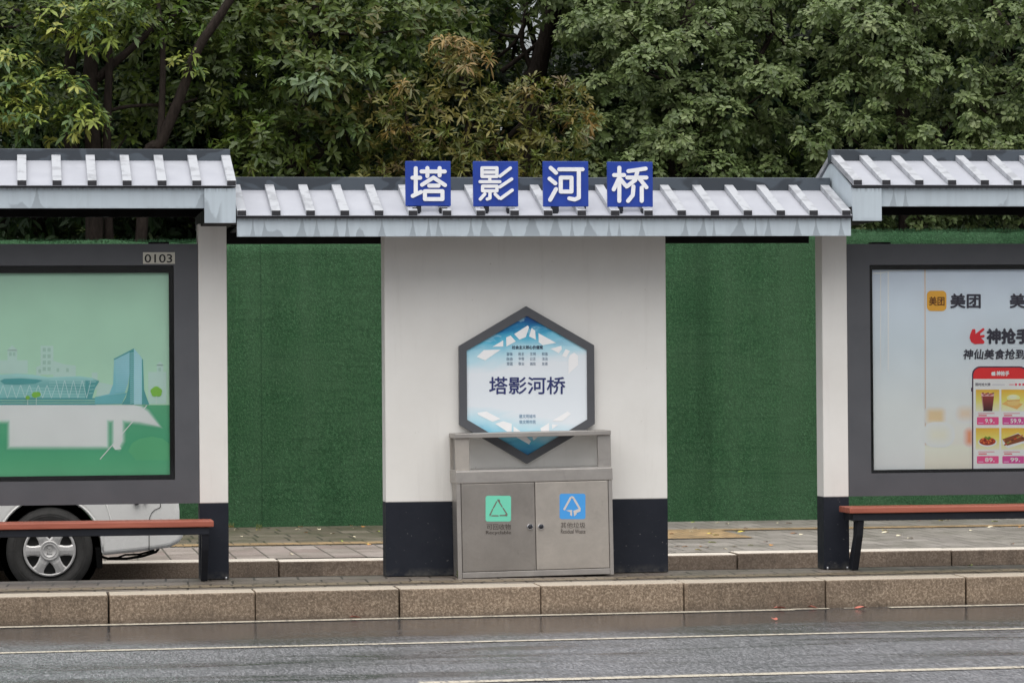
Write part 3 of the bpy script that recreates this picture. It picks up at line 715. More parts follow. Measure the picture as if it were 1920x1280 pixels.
# phone picture
poly(am, rrect(1822.5, 686.5, 1928, 910, 14)[:] if False else [(1822.5, 884), (1822.5, 702)] + [(1838 - 15.5 * math.cos(R(a_)), 702 - 15.5 * math.sin(R(a_))) for a_ in range(15, 91, 15)] + [(1912 + 15.5 * math.sin(R(a_)), 702 - 15.5 * math.cos(R(a_))) for a_ in range(0, 91, 15)] + [(1927.5, 884)], Y2, ink(74, 56, 74))
poly(am, [(1820.8, 727), (1822.5, 726), (1822.5, 734), (1820.8, 733)], Y2, ink(74, 56, 74))
inner = [(1825, 884), (1825, 703)] + [(1839 - 14 * math.cos(R(a_)), 703 - 14 * math.sin(R(a_))) for a_ in range(15, 91, 15)] + [(1911 + 14 * math.sin(R(a_)), 703 - 14 * math.cos(R(a_))) for a_ in range(0, 91, 15)] + [(1925, 884)]
poly(am, inner, Y3, ink(226, 226, 236))
poly(am, [(1825, 710), (1825, 703)] + [(1839 - 14 * math.cos(R(a_)), 703 - 14 * math.sin(R(a_))) for a_ in range(15, 91, 15)] + [(1911 + 14 * math.sin(R(a_)), 703 - 14 * math.cos(R(a_))) for a_ in range(0, 91, 15)] + [(1925, 710)], Y4, ink(212, 52, 54))
wh = ink(240, 236, 238)
poly(am, [(1860, 697), (1863, 697), (1866, 696), (1866.5, 704), (1859.5, 704), (1858.5, 700)], Y5, wh)
write(am, '神抢手', (1868, 695, 1892.5, 704.5), Y5, wh, .03, .1)
write(am, '限时抢大牌', (1829, 717.5, 1857, 723.5), Y4, ink(84, 80, 92), .012)
for k in range(3): poly(am, oval(1905 + 7 * k, 720.6, 2.4, 2.4, 10), Y4, ink(214, 84, 104))
poly(am, [(1860, 720.3), (1884, 720.3), (1884, 721.5), (1860, 721.5)], Y4, ink(178, 178, 188)); poly(am, [(1892, 720.0), (1901, 720.0), (1901, 721.6), (1892, 721.6)], Y4, ink(214, 140, 150))
og, cr = ink(240, 168, 62), ink(250, 232, 190)
pk1, pk2 = ink(198, 76, 142), ink(216, 82, 132)
for i, (x0_, x1_) in enumerate(((1829.8, 1873.6), (1877.5, 1921.3))):
    for j, (ya, yb, pa, pb) in enumerate(((730, 770.5, 781.5, 796), (802, 842.5, 854.5, 868.5))):
        poly(am, [(x0_, ya), (x1_, ya), (x1_, ya + 20), (x0_, ya + 20)], Y4, [og, og, ink(248, 204, 108), ink(248, 204, 108)])
        poly(am, [(x0_, ya + 20), (x1_, ya + 20), (x1_, yb), (x0_, yb)], Y4, [ink(248, 204, 108), ink(248, 204, 108), cr, cr])
        poly(am, [(x0_ + 4, yb + 3.6), (x1_ - 9, yb + 3.6), (x1_ - 9, yb + 4.8), (x0_ + 4, yb + 4.8)], Y4, ink(206, 120, 136))
        poly(am, rrect(x0_ + 4.8, yb + 7, x0_ + 20.5, yb + 9, .8), Y4, ink(204, 66, 90))
        q = rrect(x0_ + 2, pa, x1_ - 1, pb, 1.6); poly(am, q, Y4, pk2 if i == 0 else pk1)
        poly(am, [(x0_ + 4.5, pb - 4), (x0_ + 14, pb - 4), (x0_ + 14, pb - 2.4), (x0_ + 4.5, pb - 2.4)], Y5, ink(232, 170, 205))
        write(am, (('9.9', '89'), ('59.9', '99'))[i][j], (x0_ + (17 if not (i == 1 and j == 0) else 17), pa + 3, x0_ + ((31 if j == 0 else 31.5) if i == 0 else (37 if j == 0 else 31.5)), pb - 3), Y5, wh, .02)
        poly(am, oval(x0_ + ((33.8 if i == 0 else (39 if j == 0 else 34))), pb - 4.2, 1.2, 1.4, 8), Y5, ink(236, 190, 216))
# iced drink
poly(am, [(1840, 740), (1864, 740), (1860.5, 770.5), (1843.5, 770.5)], Y5, [ink(150, 66, 62), ink(150, 66, 62), ink(52, 40, 44), ink(52, 40, 44)])
poly(am, [(1839.3, 737), (1864.3, 737), (1863.6, 742.5), (1840.2, 742.5)], Y6, ink(214, 170, 170))
for k in range(9): poly(am, oval(1843 + 2.4 * k, 737 + (k * 7 % 4), 2.0, 1.7, 8), Y6 - .0004 - .00005 * k, ink(140 + 12 * (k % 4), 66 + 20 * (k % 3), 66 + 10 * (k % 3)))
for q in stroke([(1841.5, 744), (1844, 768)], .5): poly(am, q, Y6, ink(196, 150, 146))
# bun on a paper
poly(am, [(1878.5, 757), (1888, 751), (1918, 757), (1907, 767)], Y5, ink(226, 170, 100))
poly(am, oval(1900, 753, 12.5, 7.5), Y6, ink(226, 184, 120)); poly(am, oval(1900, 745.5, 12.5, 6.5), Y6 - .0004, ink(242, 218, 160)); poly(am, oval(1899, 744, 8, 3.6), Y6 - .0006, ink(250, 234, 190))
poly(am, [(1888, 750), (1912, 749), (1912, 751), (1888, 752)], Y6 - .0007, ink(206, 150, 84))
# plate of food and tray of food
poly(am, oval(1851.5, 828.5, 17.5, 9), Y5, ink(244, 238, 230)); poly(am, oval(1851.5, 827, 15.5, 7.5), Y6, ink(150, 58, 44))
for k in range(22): poly(am, oval(1851 + 13 * math.cos(k * 2.4) * math.sqrt(k / 22), 826 + 5.5 * math.sin(k * 2.4) * math.sqrt(k / 22), 2.0, 1.4, 7), Y6 - .0003 - .00004 * k, (ink(196, 84, 52), ink(122, 40, 34), ink(214, 120, 70))[k % 3])
for k in range(6): poly(am, oval(1848 + 1.6 * k, 819.5 + (k * 5 % 4), 2.2, 1.8, 7), Y6 - .0016 - .00004 * k, (ink(122, 148, 60), ink(88, 120, 46))[k % 2])
poly(am, [(1878.5, 824), (1909, 811), (1921, 820), (1921, 830), (1890, 840), (1880, 833)], Y5, ink(244, 242, 240))
poly(am, [(1879.5, 823), (1909, 812.5), (1921, 820), (1921, 826), (1888, 835)], Y6, ink(128, 72, 48))
for k in range(34):
    a_, b_ = (k * .618) % 1, (k * .379) % 1
    poly(am, oval(1883 + 36 * a_, 829 - 12 * a_ + 9 * (b_ - .35) * (1 - .4 * a_), 2.0, 1.3, 7), Y6 - .0003 - .00003 * k, (ink(190, 120, 70), ink(96, 52, 38), ink(196, 74, 50), ink(136, 142, 80))[k % 4])
am.build('printed_picture', M['print'], poster, attr=True)

# ------------------------------------------------------------------ hexagonal stop sign on the wall
HY = YF - .045
HX = thing('hexagonal_stop_sign', (P(988, 722, YF)[0], YF, P(988, 722, YF)[1]), 'blue and white hexagonal stop sign in a grey frame on the white wall', 'sign')
ho = [P(*q, HY) for q in ((987, 574), (1114, 647), (1115.5, 794.5), (988.5, 869), (861.5, 796), (861, 648.5))]
hi = [P(*q, HY) for q in ((988, 592), (1100.5, 656), (1101.5, 786), (989.5, 853), (876, 786.5), (875, 657))]
fr = MB()
vs = [(x, HY, z) for x, z in ho] + [(x, HY, z) for x, z in hi] + [(x, YF - .001, z) for x, z in ho] + [(x, YF - .012, z) for x, z in hi]
fs = []
for k in range(6):
    j = (k + 1) % 6
    fs += [(k, k + 6, j + 6, j), (k, j, j + 12, k + 12), (k + 6, k + 18, j + 18, j + 6)]
fr.add(vs, fs); bmf = fr.build('frame', M['box_frame'], HX)
pn = MB(); pn.prism([(x * 1.0, z) for x, z in hi], HY + .012, YF - .002); hp = pn.build('panel', M['hex'], HX)
HP = HY + .0105
am = MB(); sh = ink(216, 222, 226)
cq = lambda pts: [(860 + a_ / 4.13, 570 + b_ / 4.13) for a_, b_ in pts]
for pts in ([(430, 232), (535, 165), (545, 178), (520, 255), (470, 275)], [(565, 185), (592, 205), (598, 275), (545, 250)], [(618, 225), (755, 300), (650, 318), (620, 295)],
            [(368, 258), (402, 243), (442, 288), (370, 328)], [(262, 330), (345, 280), (345, 328)], [(140, 408), (195, 355), (325, 352), (205, 436)],
            [(712, 345), (795, 322), (800, 350), (775, 380)], [(828, 348), (862, 362), (832, 412), (800, 400)], [(862, 395), (895, 375), (925, 400), (925, 470), (850, 540), (850, 430)],
            [(145, 840), (215, 830), (325, 888), (262, 910), (150, 855)], [(282, 925), (345, 905), (412, 925), (410, 985), (375, 985)], [(425, 945), (480, 985), (425, 985)],
            [(720, 905), (845, 830), (870, 850), (800, 905)], [(632, 960), (700, 920), (702, 985), (640, 985)], [(722, 930), (770, 935), (725, 965)],
            [(440, 1025), (525, 1025), (560, 1060), (545, 1085)], [(570, 1025), (615, 1025), (580, 1055)]):
    poly(am, cq(pts), HP, sh)
am.build('printed_shapes', M['print'], hp, attr=True); am = MB()
nv = ink(46, 52, 96); gr = ink(70, 92, 116)
write(am, '社会主义核心价值观', (960, 647.5, 1018, 654.5), HP - .001, ink(40, 50, 70), .02); am.build('printed_title', M['print'], hp, attr=True); am = MB()
for j, row in enumerate((('富强', '民主', '文明', '和谐'), ('自由', '平等', '公正', '法治'), ('爱国', '敬业', '诚信', '友善'))):
    for i, s_ in enumerate(row):
        x_ = (950, 972, 993.5, 1016)[i]; y_ = 660.3 + 9.1 * j; write(am, s_, (x_, y_, x_ + 11, y_ + 6.2), HP - .001, gr, .004)
am.build('printed_values', M['print'], hp, attr=True); am = MB()
write(am, '塔影河桥', (917, 706, 1060, 739), HP - .001, nv, .010)
am.build('printed_name', M['print'], hp, attr=True); am = MB()
write(am, '建文明城市', (973.5, 776.5, 1004.5, 783.5), HP - .001, ink(66, 110, 140), .002)
write(am, '做文明市民', (973.5, 787, 1004.5, 794), HP - .001, ink(66, 110, 140), .002)
am.build('printed_slogan', M['print'], hp, attr=True)

# ------------------------------------------------------------------ four blue name tiles on the roof
k = 2.977
chars = [
 ('square blue sign tile with the white character for tower, leftmost of the four', (761, 302.3, 845, 386.3),
  [[(415, 940), (415, 1083)], [(397, 993), (440, 993)], [(398, 1094), (444, 1072)], [(447, 958), (577, 958)], [(480, 939), (480, 984)], [(548, 939), (548, 980)],
   [(514, 992), (450, 1032)], [(514, 992), (578, 1034)], [(490, 1037), (542, 1037)], [(466, 1068), (564, 1068), (564, 1112), (466, 1112), (466, 1068)]]),
 ('square blue sign tile with the white character for shadow, second of the four', (888, 302.6, 971.3, 387),
  [[(785, 938), (868, 938), (868, 986), (785, 986), (785, 938)], [(785, 962), (868, 962)], [(774, 1015), (884, 1015)], [(828, 990), (828, 1015)], [(788, 1040), (868, 1040), (868, 1066), (788, 1066), (788, 1040)],
   [(829, 1066), (829, 1106), (814, 1112)], [(800, 1084), (775, 1112)], [(858, 1084), (880, 1106)], [(943, 939), (885, 984)], [(950, 1000), (884, 1044)], [(953, 1062), (890, 1108)]]),
 ('square blue sign tile with the white character for river, third of the four', (1019, 302.6, 1103, 387.3),
  [[(1168, 938), (1198, 965)], [(1162, 998), (1194, 1024)], [(1198, 1056), (1165, 1116)], [(1216, 946), (1346, 946)], [(1325, 946), (1325, 1104), (1302, 1114), (1272, 1108)],
   [(1224, 992), (1284, 992), (1284, 1070), (1224, 1070), (1224, 992)]]),
 ('square blue sign tile with the white character for bridge, rightmost of the four', (1139.7, 303.5, 1223.7, 388),
  [[(1522, 978), (1578, 978)], [(1551, 937), (1551, 1122)], [(1547, 1000), (1520, 1058)], [(1556, 1000), (1586, 1036)], [(1698, 942), (1602, 956)], [(1596, 992), (1702, 992)],
   [(1652, 956), (1640, 1006), (1592, 1042)], [(1662, 996), (1702, 1046)], [(1630, 1042), (1626, 1090), (1600, 1122)], [(1676, 1048), (1676, 1122)]]),
]
TY = -.585
zroof = P(960, 403.5, -.66)[1]
for lab, (x0, y0, x1, y1), st in chars:
    a, b = P(x0, y1, TY), P(x1, y0, TY)
    th = thing('sign_tile', ((a[0] + b[0]) / 2, TY, a[1]), lab, 'sign', 'blue sign tiles standing on the middle roof')
    pnl = MB().box(a[0], b[0], TY, TY + .035, a[1], b[1]).build('panel', M['blue'], th, bevel=.003)
    cm = MB(); i = 0
    for s_ in st:
        for q in stroke([(640 + u / k, v / k) for u, v in s_], 3.05 if 'shadow' in lab else 3.75):
            w_ = [P(u, v, TY) for u, v in q]
            cm.prism(w_, TY - .006 - .00012 * i, TY + .001); i += 1
    cm.build('character', M['signwhite'], pnl)
    for fx in (x0 + 20, x1 - 13):
        c0 = P(fx - 9, y1, TY)[0]; c1 = P(fx + 9, y1, TY)[0]
        f = MB(); f.box(c0, c1 - .012, TY - .04, TY + .02, zroof + .012, a[1] - .012); f.box(c0 + .015, c1, TY + .002, TY + .03, zroof + .02, a[1] + .02)
        f.build('foot', M['dark_paint'], th, bevel=.002, seg=1)

# ------------------------------------------------------------------ double litter bin
BY = -.42; BB = YF - .012
bz = 0.0
BN = thing('litter_bin', (P(1010, 1078, BY)[0], BY, 0), 'stainless steel double litter bin with green and blue stickers', 'litter bin', rot=(0, R(-.75), 0))
BLc = BN.location.copy()
def unrot(px, py, Y):
    """photo measurement brought back to the upright bin (the whole bin leans a little with the ground)"""
    x, z = P(px, py, Y); a_ = R(-.75); dx, dz = x - BLc.x, z
    return (BLc.x + dx * math.cos(a_) - dz * math.sin(a_), dx * math.sin(a_) + dz * math.cos(a_))
def ub(px0, py0, px1, py1, Y):
    a_, b_ = unrot(px0, py0, Y), unrot(px1, py1, Y); return min(a_[0], b_[0]), max(a_[0], b_[0]), min(a_[1], b_[1]), max(a_[1], b_[1])
X0, X1 = unrot(857, 1000, BY)[0], unrot(1150, 1000, BY)[0]
zt0 = unrot(1003, 880, BY)[1]; zt1 = unrot(1003, 903, BY)[1]; zr0, zr1 = unrot(1003, 818.5, BY)[1], unrot(1003, 809.5, BY)[1]
zd1 = unrot(1003, 904, BY)[1]; zd0 = unrot(1003, 1067.5, BY)[1]
xd0, xm_, xd1 = unrot(866, 990, BY)[0], unrot(1004, 990, BY)[0], unrot(1141.5, 990, BY)[0]
bd = MB(); bd.box(X0 + .012, X1 - .012, BY + .016, BB, .006, zt1)
body = bd.build('body', M['steel_trim'], BN)
MB().box(X0 - .002, X1 + .002, BY - .006, BB, zt1 + .001, zt0).build('top_tray', M['steel_trim'], BN, bevel=.004)
MB().box(X0 + .004, X1 - .004, BY - .002, BB - .002, zt0 + .001, zt0 + .006).build('tray_lip', M['steel_light'], BN)
for xa_, xb_ in ((X0 + .001, xd0 - .003), (xd1 + .003, X1 - .001)):
    MB().box(xa_, xb_, BY - .001, BY + .015, .0, zt1).build('side_frame', M['steel_trim'], BN, bevel=.003)
MB().box(xd0 - .002, xd1 + .002, BY - .004, BY + .015, .006, zd0 - .005).build('plinth', M['steel_trim'], BN, bevel=.002)
MB().box(xd0, xd1, BY + .001, BY + .015, zd1 + .002, zt1 - .0005).build('door_lintel', M['steel_light'], BN)
wp = unrot(881, 850, BY)[0] - X0
posts_z0 = zt0 + .0065
MB().box(X0 + .001, X0 + wp, BY + .02, BY + .045, posts_z0, zr0).build('rail_post', M['steel'], BN, bevel=.003)
wp2 = X1 - unrot(1122, 850, BY)[0]
MB().box(X1 - wp2, X1 - .001, BY + .02, BY + .045, posts_z0, zr0).build('rail_post', M['steel_trim'], BN, bevel=.003)
MB().box(X0 + .001, X0 + .02, BB - .04, BB - .004, posts_z0, zr0).build('rail_post', M['steel'], BN)
MB().box(X1 - .02, X1 - .001, BB - .04, BB - .004, posts_z0, zr0).build('rail_post', M['steel'], BN)
MB().box(X0 - .002, X1 - .002, BY, BB, zr0 + .001, zr1).build('top_rail', M['steel_trim'], BN, bevel=.003)
def addw(mb, text, box, col, bold, Yk):
    v, f = glyphs(text); x0, y0, x1, y1 = box; e = bold * 1.5 * (y1 - y0)
    for i, ex in enumerate((0, e, -e)):
        vs = []
        for a_, b_ in v:
            x, z = unrot(x0 + (x1 - x0) * a_ + ex, y1 + (y0 - y1) * b_, BY); vs.append((x, Yk - .00005 * i, z))
        mb.add(vs, f, 0, col)
def addp(mb, pts, Yk, col):
    w_ = [unrot(u, v, BY) for u, v in pts]
    ar = sum(w_[i][0] * w_[(i + 1) % len(w_)][1] - w_[(i + 1) % len(w_)][0] * w_[i][1] for i in range(len(w_)))
    if ar < 0: w_ = w_[::-1]
    mb.add([(x, Yk, z) for x, z in w_], [tuple(range(len(w_)))], 0, col)
cz = lambda pts: [(840 + a_ / 4.267, 790 + b_ / 4.267) for a_, b_ in pts]
for side in (0, 1):
    xa_, xb_ = ((xd0 + .001, xm_ - .0025), (xm_ + .0025, xd1 - .001))[side]
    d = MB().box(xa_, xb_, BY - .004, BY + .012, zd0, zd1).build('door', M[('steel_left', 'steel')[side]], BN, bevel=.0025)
    tag(d, ('steel door darkened for its dimmer reflection, with the green sticker', 'lighter steel door with the blue sticker')[side])
    sm = MB(); Y0_, Y1_, Y2_ = BY - .0048, BY - .0056, BY - .0064
    if side == 0:
        st = inkb(110, 200, 172); bc = inkb(112, 104, 96)
        addp(sm, rrect(910.3, 928.8, 958, 977, 4), Y0_, st)
        for q in (((388, 640), (362, 690)), ((356, 700), (336, 746)), ((400, 628), (432, 680)), ((440, 692), (470, 738)), ((350, 752), (400, 752)), ((416, 750), (470, 748))):
            for pts in stroke(cz(q), 1.1): addp(sm, pts, Y1_, bc)
        addp(sm, cz([(392, 622), (412, 622), (416, 640), (396, 634)]), Y2_, bc); addp(sm, cz([(330, 735), (342, 738), (338, 756), (332, 752)]), Y2_, bc); addp(sm, cz([(456, 738), (476, 742), (470, 756), (452, 752)]), Y2_, bc)
        addw(sm, '可回收物', (912.5, 981.5, 957.5, 992.5), inkb(70, 64, 60), .004, Y1_); addw(sm, 'Recyclable', (911, 994.5, 958, 1002.5), inkb(62, 56, 52), .012, Y1_)
    else:
        st = inkb(72, 150, 216); bc = inkb(196, 190, 186)
        addp(sm, rrect(1049, 925, 1097.5, 972.5, 4), Y0_, st)
        for q in (((980, 608), (930, 700)), ((1000, 606), (1050, 690))):
            for pts in stroke(cz(q), 1.9): addp(sm, pts, Y1_, bc)
        addp(sm, cz([(978, 600), (992, 594), (1010, 606), (1004, 622), (990, 612)]), Y2_, bc)
        addp(sm, cz([(940, 708), (992, 706), (992, 756), (975, 745), (978, 724)]), Y1_, bc)
        addp(sm, cz([(1002, 712), (1062, 690), (1058, 718), (1030, 728), (1026, 742), (1008, 756)]), Y1_ - .0002, bc)
        addw(sm, '其他垃圾', (1051, 978.5, 1097.5, 989.5), inkb(82, 76, 72), .004, Y1_); addw(sm, 'Residual Waste', (1051.5, 991.5, 1097.5, 999.5), inkb(76, 70, 66), .008, Y1_)
    sm.build('sticker', M['print'], d, attr=True)
    lx, lz = unrot((993.5, 1014)[side], 987, BY)
    lk = MB(); lk.lathe_y(lx, lz, [(.021, BY - .004), (.021, BY - .014), (.017, BY - .018), (.0165, BY - .016)], 24)
    lk.lathe_y(lx, lz + .004, [(.0165, BY - .017), (.013, BY - .021), (.0001, BY - .021)], 20, 1); lk.build('lock', [M['lock'], M['lockdark']], d)

# ------------------------------------------------------------------ benches
def bench(x0, x1, zt, label, legs, yfz=-.45):
    th = thing('bench', ((x0 + x1) / 2, -.3, 0), label, 'bench')
    yf, yb = yfz, -.145
    n = 3; wd = (yb - yf) / n
    for i in range(n): MB().box(x0, x1, yf + wd * i + .002, yf + wd * (i + 1) - .002, zt - .042, zt).build('plank', M['plank'], th, bevel=.006)
    MB().box(x0 + .03, x1 - .03, yf + .02, yb - .01, zt - .094, zt - .043).build('seat_frame', M['dark_paint'], th, bevel=.004)
    for lx in legs:
        pr = [(yf + .03, zt - .095), (yf + .065, zt - .20), (yb - .105, 0), (yb - .01, 0), (yb - .01, .06), (yf + .17, zt - .20), (yf + .16, zt - .095)]
        MB().prism_x(pr, lx - .022, lx + .022).build('leg', M['dark_paint'], th, bevel=.003)
    return th
zl = P(300, 977, -.45)[1]; zr_ = P(1700, 949.5, -.45)[1]
xe = P(401, 980, -.45)[0]
bench(-5.6, xe, zl, 'red plank bench in front of the parked white van', (P(382, 1040, -.2)[0], -5.4))
xe = P(1593, 955, -.45)[0]
bench(xe, 6.0, zr_, 'red plank bench below the food poster', (P(1597, 1020, -.2)[0] + .012, 5.8))

# ------------------------------------------------------------------ white van in the service lane
VY = 2.80; VW = 1.49
vx, vz = P(93, 1032, VY); vr = (P(93, 951, VY)[1] - P(93, 1113, VY)[1]) / 2
gz_ = vz - vr
xe = P(337, 965, VY)[0]; zbt = P(200, 1041, VY)[1]
VN = thing('parked_van', (vx - 1.2, VY + VW / 2, gz_), 'white van parked behind the left bench and the green poster', 'van')
wbx = vx - 2.45
def arch(cx, r_, a0=0, a1=180, n=18): return [(cx + r_ * math.cos(R(a0 + (a1 - a0) * i / n)), vz + .012 + r_ * math.sin(R(a0 + (a1 - a0) * i / n))) for i in range(n + 1)]
ra = .392
zs = zbt
outl = [(wbx - .78, zs + .05), (wbx - .40, zs)]
outl = [(wbx - .80, zs + .10), (wbx - .78, zs)] + [(x, z) for x, z in arch(wbx, ra, 180, 0) if z > zs] + [(vx - ra - .05, zs)] + [(x, z) for x, z in arch(vx, ra, 180, 0) if z > zs]
outl += [(P(190, 1042, VY)[0], zs), (P(262, 1034, VY)[0], P(262, 1034, VY)[1]), (P(318, 1025, VY)[0], P(318, 1026, VY)[1]), (P(338, 1016, VY)[0], P(338, 1016, VY)[1]),
         (P(344, 1005, VY)[0], P(344, 1003, VY)[1]), (P(343, 996, VY)[0], P(343, 996, VY)[1]), (xe, P(337, 988, VY)[1]), (xe, .62 + gz_), (xe - .03, .95 + gz_), (xe - .14, 1.55 + gz_), (xe - .26, 1.80 + gz_), (xe - .5, 1.86 + gz_),
         (wbx + .75, 1.86 + gz_), (wbx + .35, 1.74 + gz_), (wbx - .35, 1.08 + gz_), (wbx - .74, .92 + gz_), (wbx - .82, .60 + gz_)]
bm_ = MB(); bm_.prism(outl, VY, VY + VW); vb = bm_.build('body', M['van'], VN, bevel=.035, seg=4)
sm = MB()
sx = P(279.5, 1000, VY)[0]
q = [(279.5, 1036), (279.5, 978)] + [(279.5 + 21 * (1 - math.cos(R(a_))), 978 - 26 * math.sin(R(a_))) for a_ in (20, 40, 60, 80)] + [(301, 950), (300, 925)]
pts = [P(u, v, VY) for u, v in q]
for (xa_, za_), (xb_, zb_) in zip(pts[:-1], pts[1:]): sm.tube([(xa_, VY - .001, za_), (xb_, VY - .001, zb_)], .0028, 5)
sm.build('bumper_seam', M['seam'], vb)
fl = MB(); pts = arch(vx, ra + .012, 200, -25, 30)
fl.tube([(x, VY + .002, z) for x, z in pts if z > zs - .0], .007, 8); fl.build('arch_lip', M['van'], vb)
fl = MB(); pts = [P(u, v, VY) for u, v in ((190, 925), (200, 948), (207, 972), (211, 995))]
fl.tube([(x, VY + .001, z) for x, z in pts], .006, 6); fl.build('crease', M['van'], vb)
for cx in (vx, wbx): MB().lathe_y(cx, vz + .012, [(ra - .006, VY + .03), (ra - .006, VY + .34), (.0001, VY + .34)], 36).build('wheel_well', M['arch'], vb)
MB().box(wbx - .6, vx + .36, VY + .25, VY + VW - .25, gz_ + .17, zs + .02).build('underbody', M['arch'], vb)
ex = MB()
pts = [(P(u, v, VY + .1)[0], VY + .12, P(u, v, VY + .1)[1]) for u, v in ((190, 1043), (202, 1047), (238, 1047), (268, 1042), (293, 1034), (298, 1028))]
ex.tube(pts, .011, 8); ex.build('exhaust_pipe', M['arch'], vb); ex = MB()
pts = [(P(u, v, VY + .1)[0], VY + .14, P(u, v, VY + .1)[1]) for u, v in ((205, 1046), (222, 1045), (235, 1040), (262, 1039), (290, 1031))]
ex.tube(pts, .008, 8); ex.build('exhaust_hanger', M['arch'], vb)
a, b = P(178, 1000, VY + .1), P(191.5, 1064, VY + .1)
MB().prism([(a[0], zs + .06), (b[0], zs + .06), (b[0] + .002, b[1]), (a[0] + .012, b[1])], VY + .03, VY + .26).build('mud_flap', M['arch'], vb, bevel=.006)
gm = MB()
for xa_, xb_ in ((wbx + .85, wbx + 1.75), (wbx + 1.82, xe - .28)): gm.prism([(xa_, 1.10 + gz_), (xb_, 1.10 + gz_), (xb_ - .06, 1.62 + gz_), (xa_, 1.62 + gz_)], VY - .002, VY + .004)
gm.prism([(wbx - .2, 1.10 + gz_), (wbx + .78, 1.10 + gz_), (wbx + .78, 1.62 + gz_), (wbx + .33, 1.62 + gz_)], VY - .002, VY + .004)
gm.build('side_window', M['van_glass'], vb)
MB().box(xe - .055, xe + .002, VY + .03, VY + .16, .72 + gz_, 1.05 + gz_).build('tail_light', M['lamp_red'], vb)
for kx, kr in ((256, .022), (272, .010)):
    a = P(kx, 941, VY); MB().tube([(a[0], VY, a[1]), (a[0], VY - .025, a[1])], kr, 10).build('catch', M['seam'], vb)
def wheel(cx, y0, sgn):
    """sgn -1: outer face towards the street"""
    wh_ = MB(); Wd = .19; o = lambda d: y0 + (d if sgn < 0 else -d)
    wr = MB(); rr = vr
    prof = [(.205, o(.012)), (.215, o(.004)), (.245, o(-.006)), (.275, o(-.008)), (.292, o(.0)), (rr - .006, o(.014)), (rr, o(.035)), (rr, o(Wd - .03)), (rr - .015, o(Wd)), (.2, o(Wd))]
    wr.lathe_y(cx, vz, prof, 64)
    for k_ in range(2): wr.lathe_y(cx, vz, [(.262 + .016 * k_, o(-.0075)), (.264 + .016 * k_, o(-.0105)), (.266 + .016 * k_, o(-.0075))], 64)
    W_ = wr.build('wheel', M['rubber'], VN)
    h = MB()
    h.lathe_y(cx, vz, [(.200, o(.020)), (.198, o(-.006)), (.190, o(-.012)), (.182, o(-.010)), (.178, o(.010))], 64)
    h.lathe_y(cx, vz, [(.179, o(.028)), (.0001, o(.030))], 48, 1)
    for k_ in range(6):
        a_ = R(60 * k_); ca, sa = math.cos(a_), math.sin(a_)
        sec = [(.062, .048, -.012), (.11, .036, -.018), (.15, .037, -.014), (.186, .052, -.008)]
        vs = []; fs = []
        for r_, hw, dy in sec:
            for t_, e in ((-1, .010), (-.72, 0), (0, -.003), (.72, 0), (1, .010)):
                lx, lz = r_, t_ * hw; vs.append((cx + lx * ca - lz * sa, o(dy + e), vz + lx * sa + lz * ca))
        for i in range(3):
            for j in range(4): fs.append((i * 5 + j, (i + 1) * 5 + j, (i + 1) * 5 + j + 1, i * 5 + j + 1))
        for i in range(3):
            for j in (0, 4):
                vs.append(None)
        vs = [v for v in vs if v is not None]
        nb = len(vs)
        vs += [(v[0], o(.026), v[2]) for v in vs]
        for i in range(3):
            fs.append((i * 5, nb + i * 5, nb + (i + 1) * 5, (i + 1) * 5)); fs.append((i * 5 + 4, (i + 1) * 5 + 4, nb + (i + 1) * 5 + 4, nb + i * 5 + 4))
        h.add(vs, fs)
    h.lathe_y(cx, vz, [(.076, o(.02)), (.076, o(-.022)), (.070, o(-.026)), (.060, o(-.022)), (.056, o(-.020)), (.052, o(-.024)), (.047, o(-.024)), (.045, o(-.020)), (.0001, o(-.021))], 48)
    e = -.0235
    for xx, zz, ww, hh in ((-.004, .021, .034, .006), (-.017, .0, .007, .048), (.004, .0, .026, .006), (-.0, -.021, .042, .006), (.012, .010, .006, .018)):
        h.box(cx + xx - ww / 2, cx + xx + ww / 2, o(e), o(-.020), vz + zz - hh / 2, vz + zz + hh / 2)
    hb = h.build('hub_cap', [M['hub'], M['hubdark']], W_)
    return W_
wheel(vx, VY + .02, -1); wheel(wbx, VY + .02, -1); wheel(vx, VY + VW - .02, 1); wheel(wbx, VY + VW - .02, 1)

# ------------------------------------------------------------------ turf hoarding
def hoarding(x0, x1, zt, seed):
    n = int((x1 - x0) / .05); m = 26; vs = []; fs = []; rr = random.Random(seed)
    ph = [rr.uniform(0, 6.28) for _ in range(6)]
    for i in range(n + 1):
        x = x0 + (x1 - x0) * i / n
        tz = zt + .012 * math.sin(x * 2.1 + ph[0]) + .008 * math.sin(x * 5.7 + ph[1]) + .006 * math.sin(x * 13 + ph[2]) + rr.uniform(-.004, .004)
        for j in range(m + 1):
            z = ZF - .01 + (tz - ZF + .01) * j / m
            y = WY + .010 * math.sin(x * .9 + z * 1.3 + ph[3]) + .006 * math.sin(x * 3.1 - z * 2.2 + ph[4])
            vs.append((x, y, z))
        vs.append((x, WY + .05, tz + .004)); vs.append((x, WY + .10, tz - .05))
    k_ = m + 3
    for i in range(n):
        for j in range(k_ - 1): fs.append((i * k_ + j, (i + 1) * k_ + j, (i + 1) * k_ + j + 1, i * k_ + j + 1))
    return vs, fs
th = thing('turf_fence', (1, WY, ZF), 'tall site hoarding covered with green artificial turf', 'fence')
zl_, zr2 = P(200, 453, WY)[1], P(1750, 433, WY)[1]
mb = MB(); xmid = P(985, 700, WY)[0]
v, f = hoarding(-14, xmid, zl_, 3); mb.add(v, f, 0, None, True); v, f = hoarding(xmid, 16, zr2, 5); mb.add(v, f, 0, None, True)
